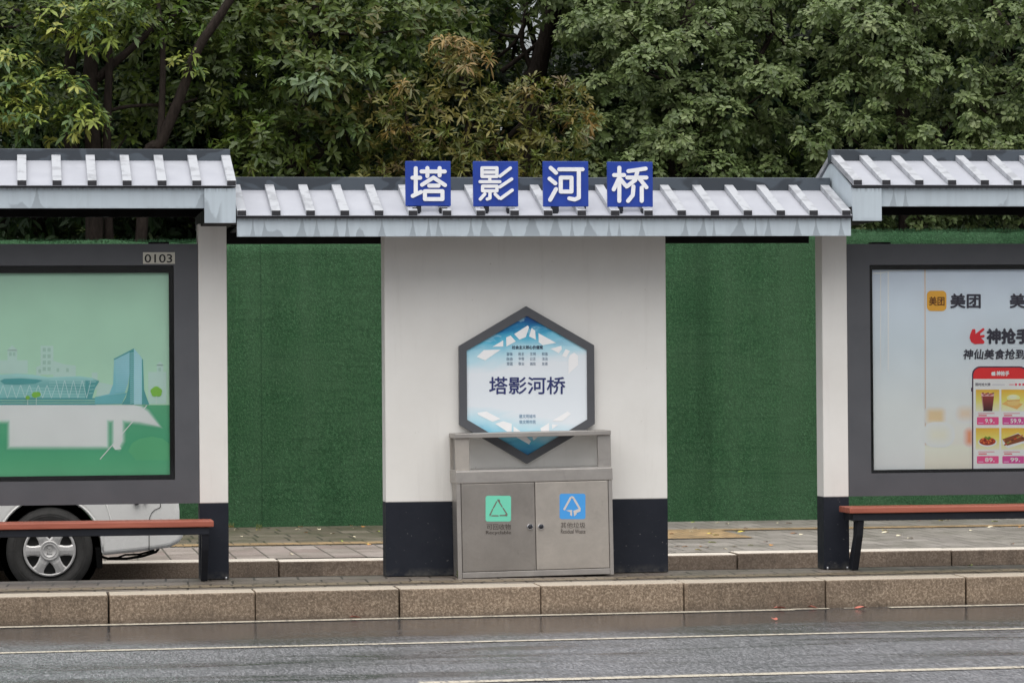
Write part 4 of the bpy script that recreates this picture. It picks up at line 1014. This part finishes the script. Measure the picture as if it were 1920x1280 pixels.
# pile of the turf standing up along the top edge
for i in range(5200):
    x = random.uniform(-5, 7); zt = (zl_ if x < xmid else zr2) - .012; hgt = random.uniform(.02, .05); wv_ = random.uniform(.003, .006); dx = random.uniform(-.02, .02)
    y = WY + random.uniform(-.01, .07); mb.add([(x - wv_, y, zt), (x + wv_, y, zt), (x + dx, y - .01, zt + hgt)], [(0, 1, 2)])
mb.build('turf_cover', M['turf'], th)
mb = MB(); mb.box(-14, 16, WY + .13, WY + .17, ZF, min(zl_, zr2) - .06)
for i in range(13): mb.box(-13.5 + 2.4 * i, -13.42 + 2.4 * i, WY + .17, WY + .25, ZF, zl_ - .1)
mb.build('backing_boards', M['soffit'], th)

# ------------------------------------------------------------------ trees
def leaves(centers, axes, n_leaf, L, Wd, el, cols, droop=.25):
    """rosettes of folded leaves; numpy, returns verts, quads, colours"""
    N = len(centers); k = n_leaf
    ax = axes / np.linalg.norm(axes, axis=1, keepdims=True)
    ref = np.where(np.abs(ax[:, 2:3]) > .9, np.array([[1., 0, 0]]), np.array([[0, 0, 1.]]))
    a = np.cross(ax, ref); a /= np.linalg.norm(a, axis=1, keepdims=True); b = np.cross(ax, a)
    az = rng.uniform(0, 6.28, (N, 1)) + np.arange(k)[None] * (2.399) + rng.normal(0, .25, (N, k))
    e = np.radians(el[0] + (el[1] - el[0]) * rng.random((N, k)))
    rad = np.cos(az)[..., None] * a[:, None] + np.sin(az)[..., None] * b[:, None]
    d = rad * np.cos(e)[..., None] + ax[:, None] * np.sin(e)[..., None]
    side = np.cross(d, ax[:, None] + 1e-6); side /= np.linalg.norm(side, axis=-1, keepdims=True)
    side = side + rng.normal(0, .22, side.shape); side /= np.linalg.norm(side, axis=-1, keepdims=True)
    nor = np.cross(side, d)
    ln = (L * rng.uniform(.65, 1.2, (N, k)))[..., None]; wd = ln / L * Wd * rng.uniform(.8, 1.15, (N, k))[..., None]
    base = centers[:, None] + d * (ln * .10) + rng.normal(0, .012, (N, k, 3)) + ax[:, None] * (rng.random((N, k, 1)) - .6) * L * .55
    dr = np.zeros_like(d); dr[..., 2] = -droop * ln[..., 0]
    l1 = base + d * ln * .25 + side * wd * .40 + dr * .06; q1 = base + d * ln * .25 - side * wd * .40 + dr * .06
    l2 = base + d * ln * .68 + side * wd * .50 + dr * .42; q2 = base + d * ln * .68 - side * wd * .50 + dr * .42
    m1 = base + d * ln * .27 - nor * wd * .12 + dr * .08; m2 = base + d * ln * .72 - nor * wd * .12 + dr * .42
    tip = base + d * ln + dr
    v = np.stack([base, l1, l2, tip, q2, q1, m1, m2], 2).reshape(-1, 3)
    nl = N * k; o = np.arange(nl)[:, None] * 8
    T = [[0, 6, 1], [1, 6, 7], [1, 7, 2], [2, 7, 3], [0, 5, 6], [5, 7, 6], [5, 4, 7], [4, 3, 7]]
    f = np.concatenate([o + np.array([t_]) for t_ in T], 1).reshape(-1, 3)
    c = np.repeat(cols[:, None], k, 1) * rng.uniform(.85, 1.4, (N, k, 1))
    c = np.repeat(c.reshape(-1, 3), 8, 0)
    return v, f, c
def build_leaves(parts, name, parent):
    v = np.concatenate([p[0] for p in parts]); c = np.concatenate([p[2] for p in parts])
    f = []; o = 0
    for p in parts: f.append(p[1] + o); o += len(p[0])
    f = np.concatenate(f); off = root_loc(parent) if parent is not None else Vector((0, 0, 0)); v = v - np.array([off.x, off.y, off.z])
    me = bpy.data.meshes.new(name); me.vertices.add(len(v)); me.vertices.foreach_set('co', v.astype(np.float32).ravel())
    me.loops.add(f.size); me.loops.foreach_set('vertex_index', f.astype(np.int32).ravel())
    me.polygons.add(len(f)); me.polygons.foreach_set('loop_start', np.arange(0, f.size, 3, dtype=np.int32))
    me.update(calc_edges=True); me.validate()
    at = me.color_attributes.new('col', 'FLOAT_COLOR', 'POINT')
    at.data.foreach_set('color', np.concatenate([np.clip(c, 0, 1), np.ones((len(c), 1))], 1).astype(np.float32).ravel())
    me.materials.append(M['leaf'])
    ob = bpy.data.objects.new(name, me); C.objects.link(ob)
    if parent is not None: ob.parent = parent
    return ob
def crown_clumps(cen, rad, n, r0, r1, shell=.55):
    d = rng.normal(0, 1, (n, 3)); d /= np.linalg.norm(d, axis=1, keepdims=True)
    q = (shell + (1 - shell) * rng.random((n, 1)) ** .6)
    return np.array(cen) + d * q * np.array(rad), rng.uniform(r0, r1, n)
def rosettes(cc, rr, per, upb=.45, squash=.75, inner=.25, fwd=.30):
    pts = []; axs = []
    for c, r in zip(cc, rr):
        n = max(6, int(per * r * r)); d = rng.normal(0, 1, (n, 3)); d /= np.linalg.norm(d, axis=1, keepdims=True)
        d[:, 2] = np.where((d[:, 2] < -.3) & (rng.random(n) < .6), -d[:, 2], d[:, 2])
        q = np.where(rng.random(n) < inner, rng.uniform(.3, .85, n), rng.uniform(.90, 1.06, n))[:, None]
        pts.append(c + d * q * r * np.array([1, 1, squash]))
        axs.append(d * .75 + np.array([0, -fwd, upb]) + rng.normal(0, .28, (n, 3)))
    return np.concatenate(pts), np.concatenate(axs)
def palette(n, cols, wts):
    i = rng.choice(len(cols), n, p=np.array(wts) / sum(wts)); return np.array(cols)[i]
def limb(mb, pts, r0, r1, wob=.06):
    n = 5 * (len(pts) - 1) + 1; P_ = []; Rr = []
    for i in range(n):
        t_ = i / (n - 1) * (len(pts) - 1); k_ = min(int(t_), len(pts) - 2); f_ = t_ - k_
        q0 = Vector(pts[max(k_ - 1, 0)]); q1 = Vector(pts[k_]); q2 = Vector(pts[k_ + 1]); q3 = Vector(pts[min(k_ + 2, len(pts) - 1)])
        p = .5 * ((2 * q1) + (q2 - q0) * f_ + (2 * q0 - 5 * q1 + 4 * q2 - q3) * f_ * f_ + (3 * q1 - q0 - 3 * q2 + q3) * f_ ** 3)
        P_.append(p); Rr.append(r0 + (r1 - r0) * i / (n - 1))
    mb.tube(P_, Rr, 9, 0, wob)
def pt(px, py, Y): x, z = P(px, py, Y); return (x, Y, z)

def tree(label, base, limbs, clumps, per, nl, L, Wd, el, cols, wts, bark='bark', young=None, group='trees behind the hoarding', twigs=True, inner=.25, upb=.45, cat='tree', nm='tree'):
    th = thing(nm, base, label, cat, group)
    tb = MB()
    for pts, r0, r1 in limbs: limb(tb, pts, r0, r1)
    trunk = tb.build('trunk', M[bark], th)
    cc, rr = clumps
    if twigs and len(limbs):
        ends = [Vector(p) for l_ in limbs for p in l_[0][1:]]
        for c in cc[::3]:
            c = Vector(c); e = min(ends, key=lambda q: (q - c).length)
            if (e - c).length < 2.6:
                m_ = (e + c) / 2 + Vector((random.uniform(-.12, .12), random.uniform(-.1, .1), random.uniform(-.15, .05)))
                bm2 = MB(); limb(bm2, [tuple(e), tuple(m_), tuple(c)], .022, .006); bm2.build('branch', M[bark], th)
    pts, axs = rosettes(cc, rr, per, upb, inner=inner)
    pc = palette(len(pts), cols, wts)
    parts = [leaves(pts, axs, nl, L, Wd, el, pc)]
    if young is not None:
        yc, yr, yper, ycols = young
        p2, a2 = rosettes(yc, yr, yper, .8, inner=.05)
        parts.append(leaves(p2, a2, nl, L * 1.02, Wd, (-12, 40), palette(len(p2), ycols, [1] * len(ycols)), .45))
    build_leaves(parts, 'crown', th)
    return th
def loosen(lst, k, dy):
    return [(a, b, Y + random.uniform(-dy, dy), r * k * random.uniform(.8, 1.15)) for a, b, Y, r in lst] + [(a + random.uniform(-45, 45), b + random.uniform(-40, 40), Y + random.uniform(-dy, dy) - .15, r * k * random.uniform(.4, .7)) for a, b, Y, r in lst]
def cl(lst, jit=0):
    """clumps given by where they sit: (px, py, depth, radius)"""
    c = np.array([pt(a, b, Y) for a, b, Y, r in lst]); return c, np.array([r for a, b, Y, r in lst])
def cat2(*cs): return np.concatenate([c[0] for c in cs]), np.concatenate([c[1] for c in cs])
DG = [(.034, .060, .009), (.062, .096, .014), (.095, .128, .022), (.050, .074, .020)]
YG = [(.22, .27, .045), (.19, .25, .045), (.27, .29, .06)]
BR = [(.21, .135, .040), (.24, .16, .05), (.17, .135, .035)]
OL = [(.092, .105, .020), (.128, .125, .028), (.070, .086, .015), (.155, .138, .034)]
CG = [(.095, .138, .044), (.120, .166, .056), (.145, .192, .072), (.072, .108, .034), (.17, .21, .088)]
Z0 = ZF
# 1 yellow tipped tree, far left
Y = 11.2
base = (pt(172, 300, Y)[0], Y, Z0)
limbs = [([base, pt(176, 330, Y), pt(168, 150, Y), pt(185, 20, Y), pt(175, -120, Y)], .10, .06), ([pt(180, 150, Y), pt(215, 118, Y), pt(250, 88, Y), pt(300, 40, Y)], .05, .03),
         ([pt(140, 330, Y), pt(128, 180, Y + .2), pt(140, 40, Y + .2)], .09, .05), ([pt(182, 215, Y), pt(240, 200, Y + .1), pt(330, 195, Y + .2), pt(370, 185, Y + .3)], .022, .012)]
c1 = cl([(40, 40, Y - .1, .42), (120, 30, Y - .3, .40), (230, 30, Y - .4, .42), (30, 110, Y - .2, .35), (150, 60, Y - .5, .35), (60, 190, Y - .3, .42), (130, 225, Y - .5, .36), (20, 250, Y - .2, .4), (-60, 150, Y, .5), (-70, 40, Y, .5), (90, 130, Y + .3, .4), (260, 60, Y + .1, .36), (-150, 100, Y, .6), (-140, 230, Y, .55)])
c2 = crown_clumps((base[0] - .3, Y + 1.4, 6.3), (2.0, 1.0, 1.1), 34, .35, .55)
yo = cl([(210, 35, Y - .75, .34), (110, 175, Y - .8, .30), (35, 185, Y - .7, .30), (150, 225, Y - .85, .26), (20, 130, Y - .6, .28), (80, 240, Y - .8, .28), (120, 40, Y - .7, .26), (170, 60, Y - .8, .24), (10, 225, Y - .7, .28), (345, 110, Y - .3, .13), (360, 135, Y - .3, .10), (-60, 200, Y - .7, .4)])
tree('broadleaf tree with yellow green tips at the far left behind the hoarding', base, limbs, cat2(c1, c2), 290, 8, .092, .033, (5, 55), DG + [(.07, .12, .03)], [2, 3, 2, 1, 2], young=(yo[0], yo[1], 380, YG + [(.11, .16, .035), (.07, .12, .03), (.05, .10, .03)]))
# 2 leaning dark trunk with thin foliage
Y = 10.95
base = (pt(240, 420, Y)[0], Y, Z0)
limbs = [([base, pt(270, 350, Y), pt(303, 265, Y), pt(342, 170, Y), pt(372, 90, Y), pt(425, 10, Y), pt(500, -120, Y)], .066, .042), ([pt(205, 470, Y + .3), pt(200, 280, Y + .2), pt(205, 120, Y + .2), pt(215, -40, Y + .3)], .05, .035),
         ([pt(300, 272, Y), pt(305, 100, Y + .3), pt(290, -40, Y + .3)], .04, .02)]
c1 = cl([(330, 40, Y + .5, .45), (260, 190, Y + .9, .5), (400, 160, Y + .8, .5), (300, 120, Y + .9, .5), (420, 240, Y + .6, .45), (360, 230, Y + .9, .45), (240, 250, Y + .8, .4), (470, 120, Y + .6, .5), (420, 60, Y + .5, .45), (280, 20, Y + .7, .5), (500, 270, Y + .2, .45), (450, 310, Y, .35)])
c2 = crown_clumps((pt(380, -80, Y)[0], Y + 1.6, 6.1), (1.6, 1.0, .9), 26, .35, .55)
tree('leaning dark trunk tree with deep green leaves beside the yellow tipped tree', base, limbs, cat2(c1, c2), 240, 8, .10, .035, (0, 50), DG + [(.085, .15, .02)], [3, 3, 2, 2, .8])
# 3 dark whorled tree, middle left
Y = 11.4
base = (pt(548, 400, Y)[0], Y, Z0)
limbs = [([base, pt(550, 330, Y), pt(560, 220, Y + .2), pt(590, 60, Y + .2), pt(600, -80, Y + .2)], .08, .04), ([pt(555, 330, Y), pt(600, 290, Y), pt(640, 230, Y)], .04, .02)]
c1 = cl([(540, 40, Y, .42), (620, 60, Y - .2, .42), (700, 60, Y - .2, .45), (770, 50, Y, .45), (560, 130, Y - .4, .36), (600, 150, Y - .5, .36), (650, 160, Y - .3, .42), (720, 140, Y - .2, .42), (780, 120, Y, .38), (470, 60, Y + .4, .42), (680, 230, Y - .2, .4), (620, 250, Y - .2, .42), (560, 260, Y, .42), (500, 220, Y + .5, .42), (830, 60, Y + .3, .42), (540, 330, Y, .36), (610, 330, Y - .1, .36), (480, 310, Y + .2, .36), (700, 310, Y - .1, .36), (850, 20, Y + .3, .4), (650, 10, Y, .45)])
c2 = crown_clumps((base[0] + .4, Y + 1.5, 6.2), (1.6, 1.0, 1.0), 30, .35, .55)
yo = cl([(640, 120, Y - .7, .10), (690, 140, Y - .6, .08), (680, 250, Y - .6, .08), (560, 160, Y - .75, .2), (610, 160, Y - .8, .2)])
tree('dark green tree with starry leaf whorls left of the middle', base, limbs, cat2(c1, c2), 270, 8, .108, .039, (0, 50), [(.046, .078, .014), (.070, .106, .020), (.096, .134, .032), (.085, .085, .018)], [2, 3, 2, 1], young=(yo[0], yo[1], 200, [(.09, .14, .05), (.12, .16, .05), (.10, .15, .07)]))
# 4 bronze tipped shrub, middle
Y = 10.8
base = (pt(870, 400, Y)[0], Y, Z0)
limbs = [([base, pt(870, 330, Y), pt(880, 230, Y), pt(860, 120, Y)], .06, .02), ([pt(868, 340, Y), pt(950, 260, Y), pt(1010, 200, Y)], .04, .015), ([pt(868, 345, Y), pt(780, 280, Y), pt(760, 200, Y)], .04, .015)]
c1 = cl([(840, 130, Y, .26), (880, 110, Y + .1, .22), (800, 170, Y, .28), (870, 180, Y - .1, .32), (780, 230, Y - .1, .32), (850, 250, Y - .2, .34), (930, 210, Y - .1, .3), (940, 260, Y - .3, .36), (1000, 190, Y - .1, .30), (1050, 190, Y - .1, .28), (1080, 230, Y, .24), (1040, 250, Y - .2, .33), (990, 300, Y - .3, .36), (900, 310, Y - .3, .36), (820, 310, Y - .2, .36), (750, 290, Y - .1, .32), (1060, 310, Y - .1, .32), (720, 220, Y, .3), (760, 340, Y, .34), (960, 350, Y - .2, .35), (850, 380, Y, .5), (1000, 390, Y, .5), (720, 390, Y, .5)])
yo = cl([(850, 95, Y - .15, .20), (885, 100, Y - .05, .16), (905, 120, Y, .13), (870, 130, Y - .3, .14), (760, 170, Y - .3, .10), (745, 240, Y - .35, .10), (1090, 225, Y - .25, .12), (990, 180, Y - .4, .12), (830, 75, Y, .12)])
tree('olive green shrub with bronze tips behind the middle of the roof', base, limbs, c1, 320, 9, .100, .024, (10, 65), OL + DG[1:3] + [(.10, .075, .03)], [3, 3, 2, 2, 1, 1, 1], young=(yo[0], yo[1], 420, BR + [(.16, .13, .04), (.09, .09, .03)]), cat='shrub', nm='shrub', group=None)
# 5 dark open tree with a forked trunk, set back
Y = 14.5
base = (pt(985, 400, Y)[0], Y, Z0)
limbs = [([base, pt(990, 250, Y), pt(1008, 130, Y), pt(1028, 60, Y), pt(1045, -20, Y), pt(1070, -160, Y)], .13, .08), ([pt(1000, 140, Y), pt(985, 100, Y), pt(978, 70, Y), pt(990, 0, Y)], .035, .02), ([pt(940, 135, Y), pt(985, 100, Y), pt(1010, 78, Y), pt(1060, 10, Y)], .03, .018),
         ([pt(930, 110, Y + .2), pt(965, 80, Y + .2), pt(985, 40, Y + .2), pt(1020, -10, Y)], .022, .015)]
c1 = cl([(900, 40, Y, .42), (880, 90, Y + .3, .34), (940, 20, Y + .4, .38), (960, 60, Y + .5, .26), (990, 30, Y + .6, .16), (975, 100, Y + .6, .15), (1012, 100, Y + .6, .14), (1060, 60, Y + .5, .32), (1070, 130, Y + .5, .45), (960, 130, Y + .6, .25), (920, 130, Y + .5, .36), (1000, 15, Y + .7, .30), (1100, 30, Y + .3, .45), (1050, 180, Y + .5, .5), (900, 160, Y + .6, .45)])
c2 = crown_clumps((base[0] + .3, Y + .5, 7.0), (1.6, 1.4, 1.0), 22, .35, .5)
tree('tall dark tree with a forked black trunk and sky showing through', base, limbs, cat2(c1, c2), 120, 7, .115, .036, (0, 50), DG + [(.06, .10, .025)], [3, 2, 2, 2, 1])
# 6, 7 billowing right hand trees, clump upon clump
def billow(x0, x1, y0, y1, Y, n, r0, r1, dy=.5):
    o = []
    for i in range(n):
        a, b = random.uniform(x0, x1), random.uniform(y0, y1); o.append((a, b, Y + random.uniform(-dy, dy), random.uniform(r0, r1)))
    return o
Y = 11.6
base = (pt(1270, 400, Y)[0], Y, Z0)
limbs = [([base, pt(1270, 330, Y), pt(1260, 150, Y + .3), pt(1300, 0, Y + .3)], .11, .05), ([pt(1268, 300, Y), pt(1380, 180, Y + .2), pt(1450, 60, Y + .3)], .05, .02)]
lst = [(1180, 60, Y - .3, .36), (1230, 40, Y - .4, .34), (1150, 110, Y, .36), (1210, 130, Y - .2, .42), (1290, 90, Y - .2, .42), (1340, 50, Y - .2, .36), (1380, 120, Y - .2, .42), (1120, 170, Y + .3, .36), (1240, 200, Y - .4, .40), (1310, 180, Y - .5, .44), (1360, 220, Y - .5, .40), (1420, 60, Y, .40), (1440, 170, Y, .42), (1120, 250, Y + .2, .36), (1180, 250, Y, .42), (1230, 290, Y - .3, .40), (1300, 280, Y - .4, .42), (1400, 280, Y - .2, .40), (1450, 250, Y + .1, .40), (1110, 320, Y, .4), (1190, 330, Y - .2, .4), (1340, 330, Y - .3, .4), (1100, 60, Y + .6, .4), (1440, 330, Y - .1, .4), (1270, 370, Y, .5), (1150, 390, Y, .5), (1400, 390, Y, .5), (1480, 110, Y + .2, .42), (1260, 0, Y, .42), (1400, 0, Y, .42), (1140, 0, Y + .2, .42)]
c2 = crown_clumps((base[0] + .2, Y + 1.7, 6.2), (1.7, 1.0, 1.0), 34, .35, .5)
tree('full rounded grey green tree right of the middle behind the hoarding', base, limbs, cat2(cl(loosen(lst, .74, .4)), c2), 860, 8, .066, .036, (-5, 32), CG, [2, 3, 3, 2, 1], inner=.2, upb=.6)
Y = 11.1
base = (pt(1700, 420, Y)[0], Y, Z0)
limbs = [([base, pt(1700, 330, Y), pt(1690, 150, Y + .3), pt(1720, 0, Y + .3)], .11, .05), ([pt(1698, 320, Y), pt(1820, 180, Y + .2), pt(1900, 60, Y + .3)], .05, .02)]
lst = [(1540, 50, Y, .38), (1580, 100, Y, .36), (1640, 60, Y - .2, .40), (1680, 110, Y - .3, .40), (1730, 60, Y - .3, .36), (1790, 50, Y - .2, .38), (1850, 80, Y - .2, .40), (1900, 40, Y - .3, .40), (1540, 190, Y + .1, .38), (1600, 170, Y - .1, .36), (1530, 270, Y + .2, .38), (1690, 160, Y - .5, .36), (1730, 130, Y - .5, .34), (1660, 200, Y, .36), (1620, 240, Y - .6, .30), (1680, 245, Y - .7, .34), (1720, 260, Y - .6, .28), (1800, 150, Y - .1, .38), (1870, 160, Y, .38), (1790, 210, Y - .5, .30), (1830, 250, Y - .6, .30), (1900, 210, Y - .4, .36), (1960, 120, Y - .2, .45), (1960, 250, Y - .3, .4), (1560, 320, Y, .36), (1640, 300, Y - .4, .34), (1760, 290, Y - .5, .30), (1800, 320, Y - .4, .3), (1880, 290, Y - .3, .36), (1600, 10, Y, .42), (1700, 0, Y, .42), (1820, -10, Y, .42), (2030, 60, Y, .5), (2040, 220, Y, .5), (1650, 380, Y + .1, .45), (1780, 390, Y + .1, .45), (1900, 380, Y, .45), (1550, 400, Y + .2, .45), (2000, 380, Y, .5), (1850, 420, Y, .4), (1700, 430, Y, .4), (1590, 130, Y + .5, .4), (1750, 210, Y + .5, .42), (1850, 200, Y + .6, .4)]
c2 = crown_clumps((base[0] + .4, Y + 1.7, 6.2), (2.0, 1.0, 1.0), 38, .35, .5)
tree('full rounded grey green tree at the far right behind the hoarding', base, limbs, cat2(cl(loosen(lst, .74, .4)), c2), 860, 8, .066, .036, (-5, 32), CG, [2, 3, 3, 2, 1], inner=.2, upb=.6)
# 8+ back row, darker
def back(label, X, Y, rx, zc, rz, n, hole=None):
    base = (X, Y, Z0)
    limbs = [([base, (X + .1, Y, 2.5), (X - .1, Y, 4.5), (X + .15, Y, 6.5)], .15, .06), ([(X, Y, 3.0), (X + .9, Y, 4.6), (X + 1.3, Y, 6.0)], .06, .03), ([(X, Y, 2.6), (X - .9, Y, 4.2), (X - 1.4, Y, 5.8)], .06, .03)]
    cc, rr = crown_clumps((X, Y, zc), (rx, 1.3, rz), n, .42, .65, .2)
    if hole is not None:
        keep = np.ones(len(cc), bool)
        for i, c in enumerate(cc):
            t_ = (15.5 - CAM.y) / (c[1] - CAM.y); xx = CAM.x + (c[0] - CAM.x) * t_; zz = CAM.z + (c[2] - CAM.z) * t_
            if hole[0] - .25 < xx < hole[1] + .25 and zz > hole[2] - .2: keep[i] = False
        cc, rr = cc[keep], rr[keep]
    tree(label, base, limbs, (cc, rr), 105, 7, .14, .045, (0, 50), [(.018, .040, .013), (.026, .055, .018), (.036, .068, .024), (.07, .115, .02)], [3, 3, 2, .7], twigs=False)
hx0, hx1, hz = pt(972, 60, 15.5)[0], pt(1008, 60, 15.5)[0], pt(960, 125, 15.5)[2]
back('dark evergreen in the back row at the left end', pt(60, 200, 15.5)[0], 15.5, 2.3, 4.6, 3.2, 150)
back('dark evergreen in the back row behind the leaning trunk', pt(420, 200, 15)[0], 15.0, 2.3, 4.6, 3.2, 150)
back('dark evergreen in the back row left of the forked trunk', pt(760, 200, 15.8)[0], 15.8, 1.9, 4.3, 3.0, 130, (hx0, hx1, hz))
back('dark evergreen in the back row right of the forked trunk', pt(1200, 200, 15.3)[0], 15.3, 1.8, 4.6, 3.2, 130, (hx0, hx1, hz))
back('dark evergreen in the back row behind the rounded trees', pt(1560, 200, 15.2)[0], 15.2, 2.2, 4.6, 3.2, 140)
back('dark evergreen in the back row at the right end', pt(1900, 200, 15.6)[0], 15.6, 2.3, 4.6, 3.2, 140)

n = 26000
wp_ = np.stack([rng.uniform(-11, 15, n), rng.uniform(18.5, 23, n), ZF + 8.5 * rng.random(n)], 1)
t_ = (15.5 - CAM.y) / (wp_[:, 1] - CAM.y); xx = CAM.x + (wp_[:, 0] - CAM.x) * t_; zz = CAM.z + (wp_[:, 2] - CAM.z) * t_
wp_ = wp_[~((xx > hx0 - .1) & (xx < hx1 + .1) & (zz > hz))]
part = leaves(wp_, np.array([0, -.4, .6]) + rng.normal(0, .5, wp_.shape), 6, .26, .10, (-10, 50), palette(len(wp_), DG, [3, 3, 1, 2]))
fw_ = build_leaves([part], 'far_wood', None); tag(fw_, 'dark mass of foliage far behind the rows of trees', 'wood', None, 'stuff')

# ------------------------------------------------------------------ fallen leaves, petals, weeds
def litter(name, x, y, z, s, col, label, cat, group):
    a = random.uniform(0, 6.28); ca, sa = math.cos(a), math.sin(a); vs = []
    out = [(-1, 0, .0), (-.5, .42, .25), (.1, .5, .35), (.6, .3, .25), (1.1, 0, .1), (.6, -.32, .3), (.1, -.5, .15), (-.5, -.4, .0)]
    for u, v, h in out: vs.append((x + s * (u * ca - v * sa), y + s * (u * sa + v * ca), z + .002 + s * h * .9))
    vs.append((x, y, z + .004)); n = len(out)
    mb = MB(); mb.add(vs, [(i, (i + 1) % n, n) for i in range(n)])
    return tag(mb.build(name, col), label, cat, group)
LM = {}
for nme, c in (('yellow', (.52, .42, .06)), ('green', (.34, .40, .08)), ('pale', (.62, .56, .40)), ('brown', (.20, .095, .04)), ('red', (.24, .05, .03)), ('orange', (.44, .21, .06)), ('pink', (.42, .13, .095))):
    LM[nme] = simple('leaf_' + nme, c, .3, 40, .5, spec=.35)
LL = [(434, 988, 'orange'), (442, 994, 'pale'), (485, 994, 'yellow'), (519, 994, 'green'), (557, 993, 'pale'), (564, 988, 'orange'), (598, 993, 'pale'), (573, 999, 'brown'), (624, 1001, 'pale'), (659, 986, 'orange'), (664, 991, 'pale'), (681, 988, 'orange'), (708, 997, 'green'), (453, 1006, 'pale'), (550, 1015, 'pale'), (663, 1007, 'pale'), (640, 1015, 'green'), (693, 1021, 'orange'), (688, 1020, 'yellow'), (546, 1039, 'pale')]
LR = [(1299, 979, 'green'), (1345, 980, 'pale'), (1364, 982, 'pale'), (1457, 980, 'pale'), (1480, 981, 'brown'), (1303, 990, 'pale'), (1295, 996, 'pale'), (1399, 990, 'red'), (1390, 997, 'yellow'), (1380, 996, 'green'), (1258, 1001, 'brown'), (1343, 1003, 'green'), (1336, 1017, 'green'), (1408, 1022, 'green'), (1378, 1025, 'pale'), (1360, 1029, 'pale'), (1446, 1022, 'orange'), (1284, 1025, 'brown'), (1314, 1024, 'brown'), (1326, 1026, 'brown'), (1270, 1025, 'brown'), (1436, 1016, 'brown'), (1488, 1000, 'brown'), (1502, 1002, 'pale'), (1310, 1031, 'yellow'), (1330, 1000, 'yellow')]
LX = [(1722, 975, 'red'), (1765, 976, 'yellow'), (1777, 975, 'pale'), (1866, 978, 'green'), (1659, 994, 'yellow'), (1616, 1006, 'green'), (1707, 1009, 'pale'), (1685, 1004, 'pale'), (1858, 988, 'pale'), (1913, 988, 'orange'), (1898, 1020, 'brown'), (1660, 998, 'pale'), (1750, 990, 'brown'), (1820, 994, 'pale')]
for lst, where in ((LL, 'in the gap left of the white wall'), (LR, 'in the gap right of the white wall'), (LX, 'beyond the right hand bench')):
    for px, py, cn in lst:
        x, y = G(px, py, ZF + (.014 if (px < 720 and py < 1016) else .006))
        z = ZF + (.005 if px > 900 or py > 1019 else .016)
        litter('fallen_leaf', x, min(y, WY - .05), z, random.uniform(.024, .042), LM[cn], f'small {cn} fallen leaf on the far pavement {where}', 'leaf', f'{cn} fallen leaves {where}')
x, y = G(1819, 1060, .004); litter('fallen_leaf', x, y, .002, .035, LM['green'], 'single green leaf lying on the platform below the right hand bench', 'leaf', None)
for (px, py), lb in (((1453, 1136), 'pink red petal on the kerb line, left of two'), ((1513, 1134.5), 'pink red petal on the kerb line, right of two'), ((1452, 1160), 'pink red petal out on the wet road'), ((666, 1156), 'pink red petal at the foot of the kerb left of the wall'), ((1613, 1138.5), 'pink red petal in the gap of the kerb line')):
    x, y = G(px, py, ZR + .01); litter('petal', x, max(-99, min(y, ky(x, -.05))), ZR + .006, .042, LM['pink'], lb, 'petal', None)
mb0 = None
def weed(px, py, z, n, h, label):
    x, y = G(px, py, z); th = MB()
    for i in range(n):
        a = random.uniform(0, 6.28); l_ = h * random.uniform(.5, 1.1); t_ = random.uniform(.2, .8); w_ = h * .05
        bx, by = x + random.uniform(-.03, .03), y + random.uniform(-.01, .01); dx, dy = math.cos(a) * l_ * t_, math.sin(a) * l_ * t_ * .4
        th.add([(bx - w_, by, z), (bx + w_, by, z), (bx + dx * .6 + w_, by + dy * .6, z + l_ * .7), (bx + dx, by + dy, z + l_ * .8), (bx + dx * .6 - w_, by + dy * .6, z + l_ * .72)], [(0, 1, 2, 4), (4, 2, 3)])
    return tag(th.build('weed', LM['green'] if n < 12 else M['weed']), label, 'weed')
M['weed'] = simple('weed_green', (.10, .13, .03), .4, 60, .6)
weed(866, 1082, 0, 26, .07, 'small green weed growing at the left foot of the litter bin')
weed(434, 988, ZF + .008, 16, .06, 'yellow green weed at the turf foot beside the left post')
weed(486, 990, ZF + .008, 16, .06, 'yellow green weed at the turf foot above the yellow leaf')
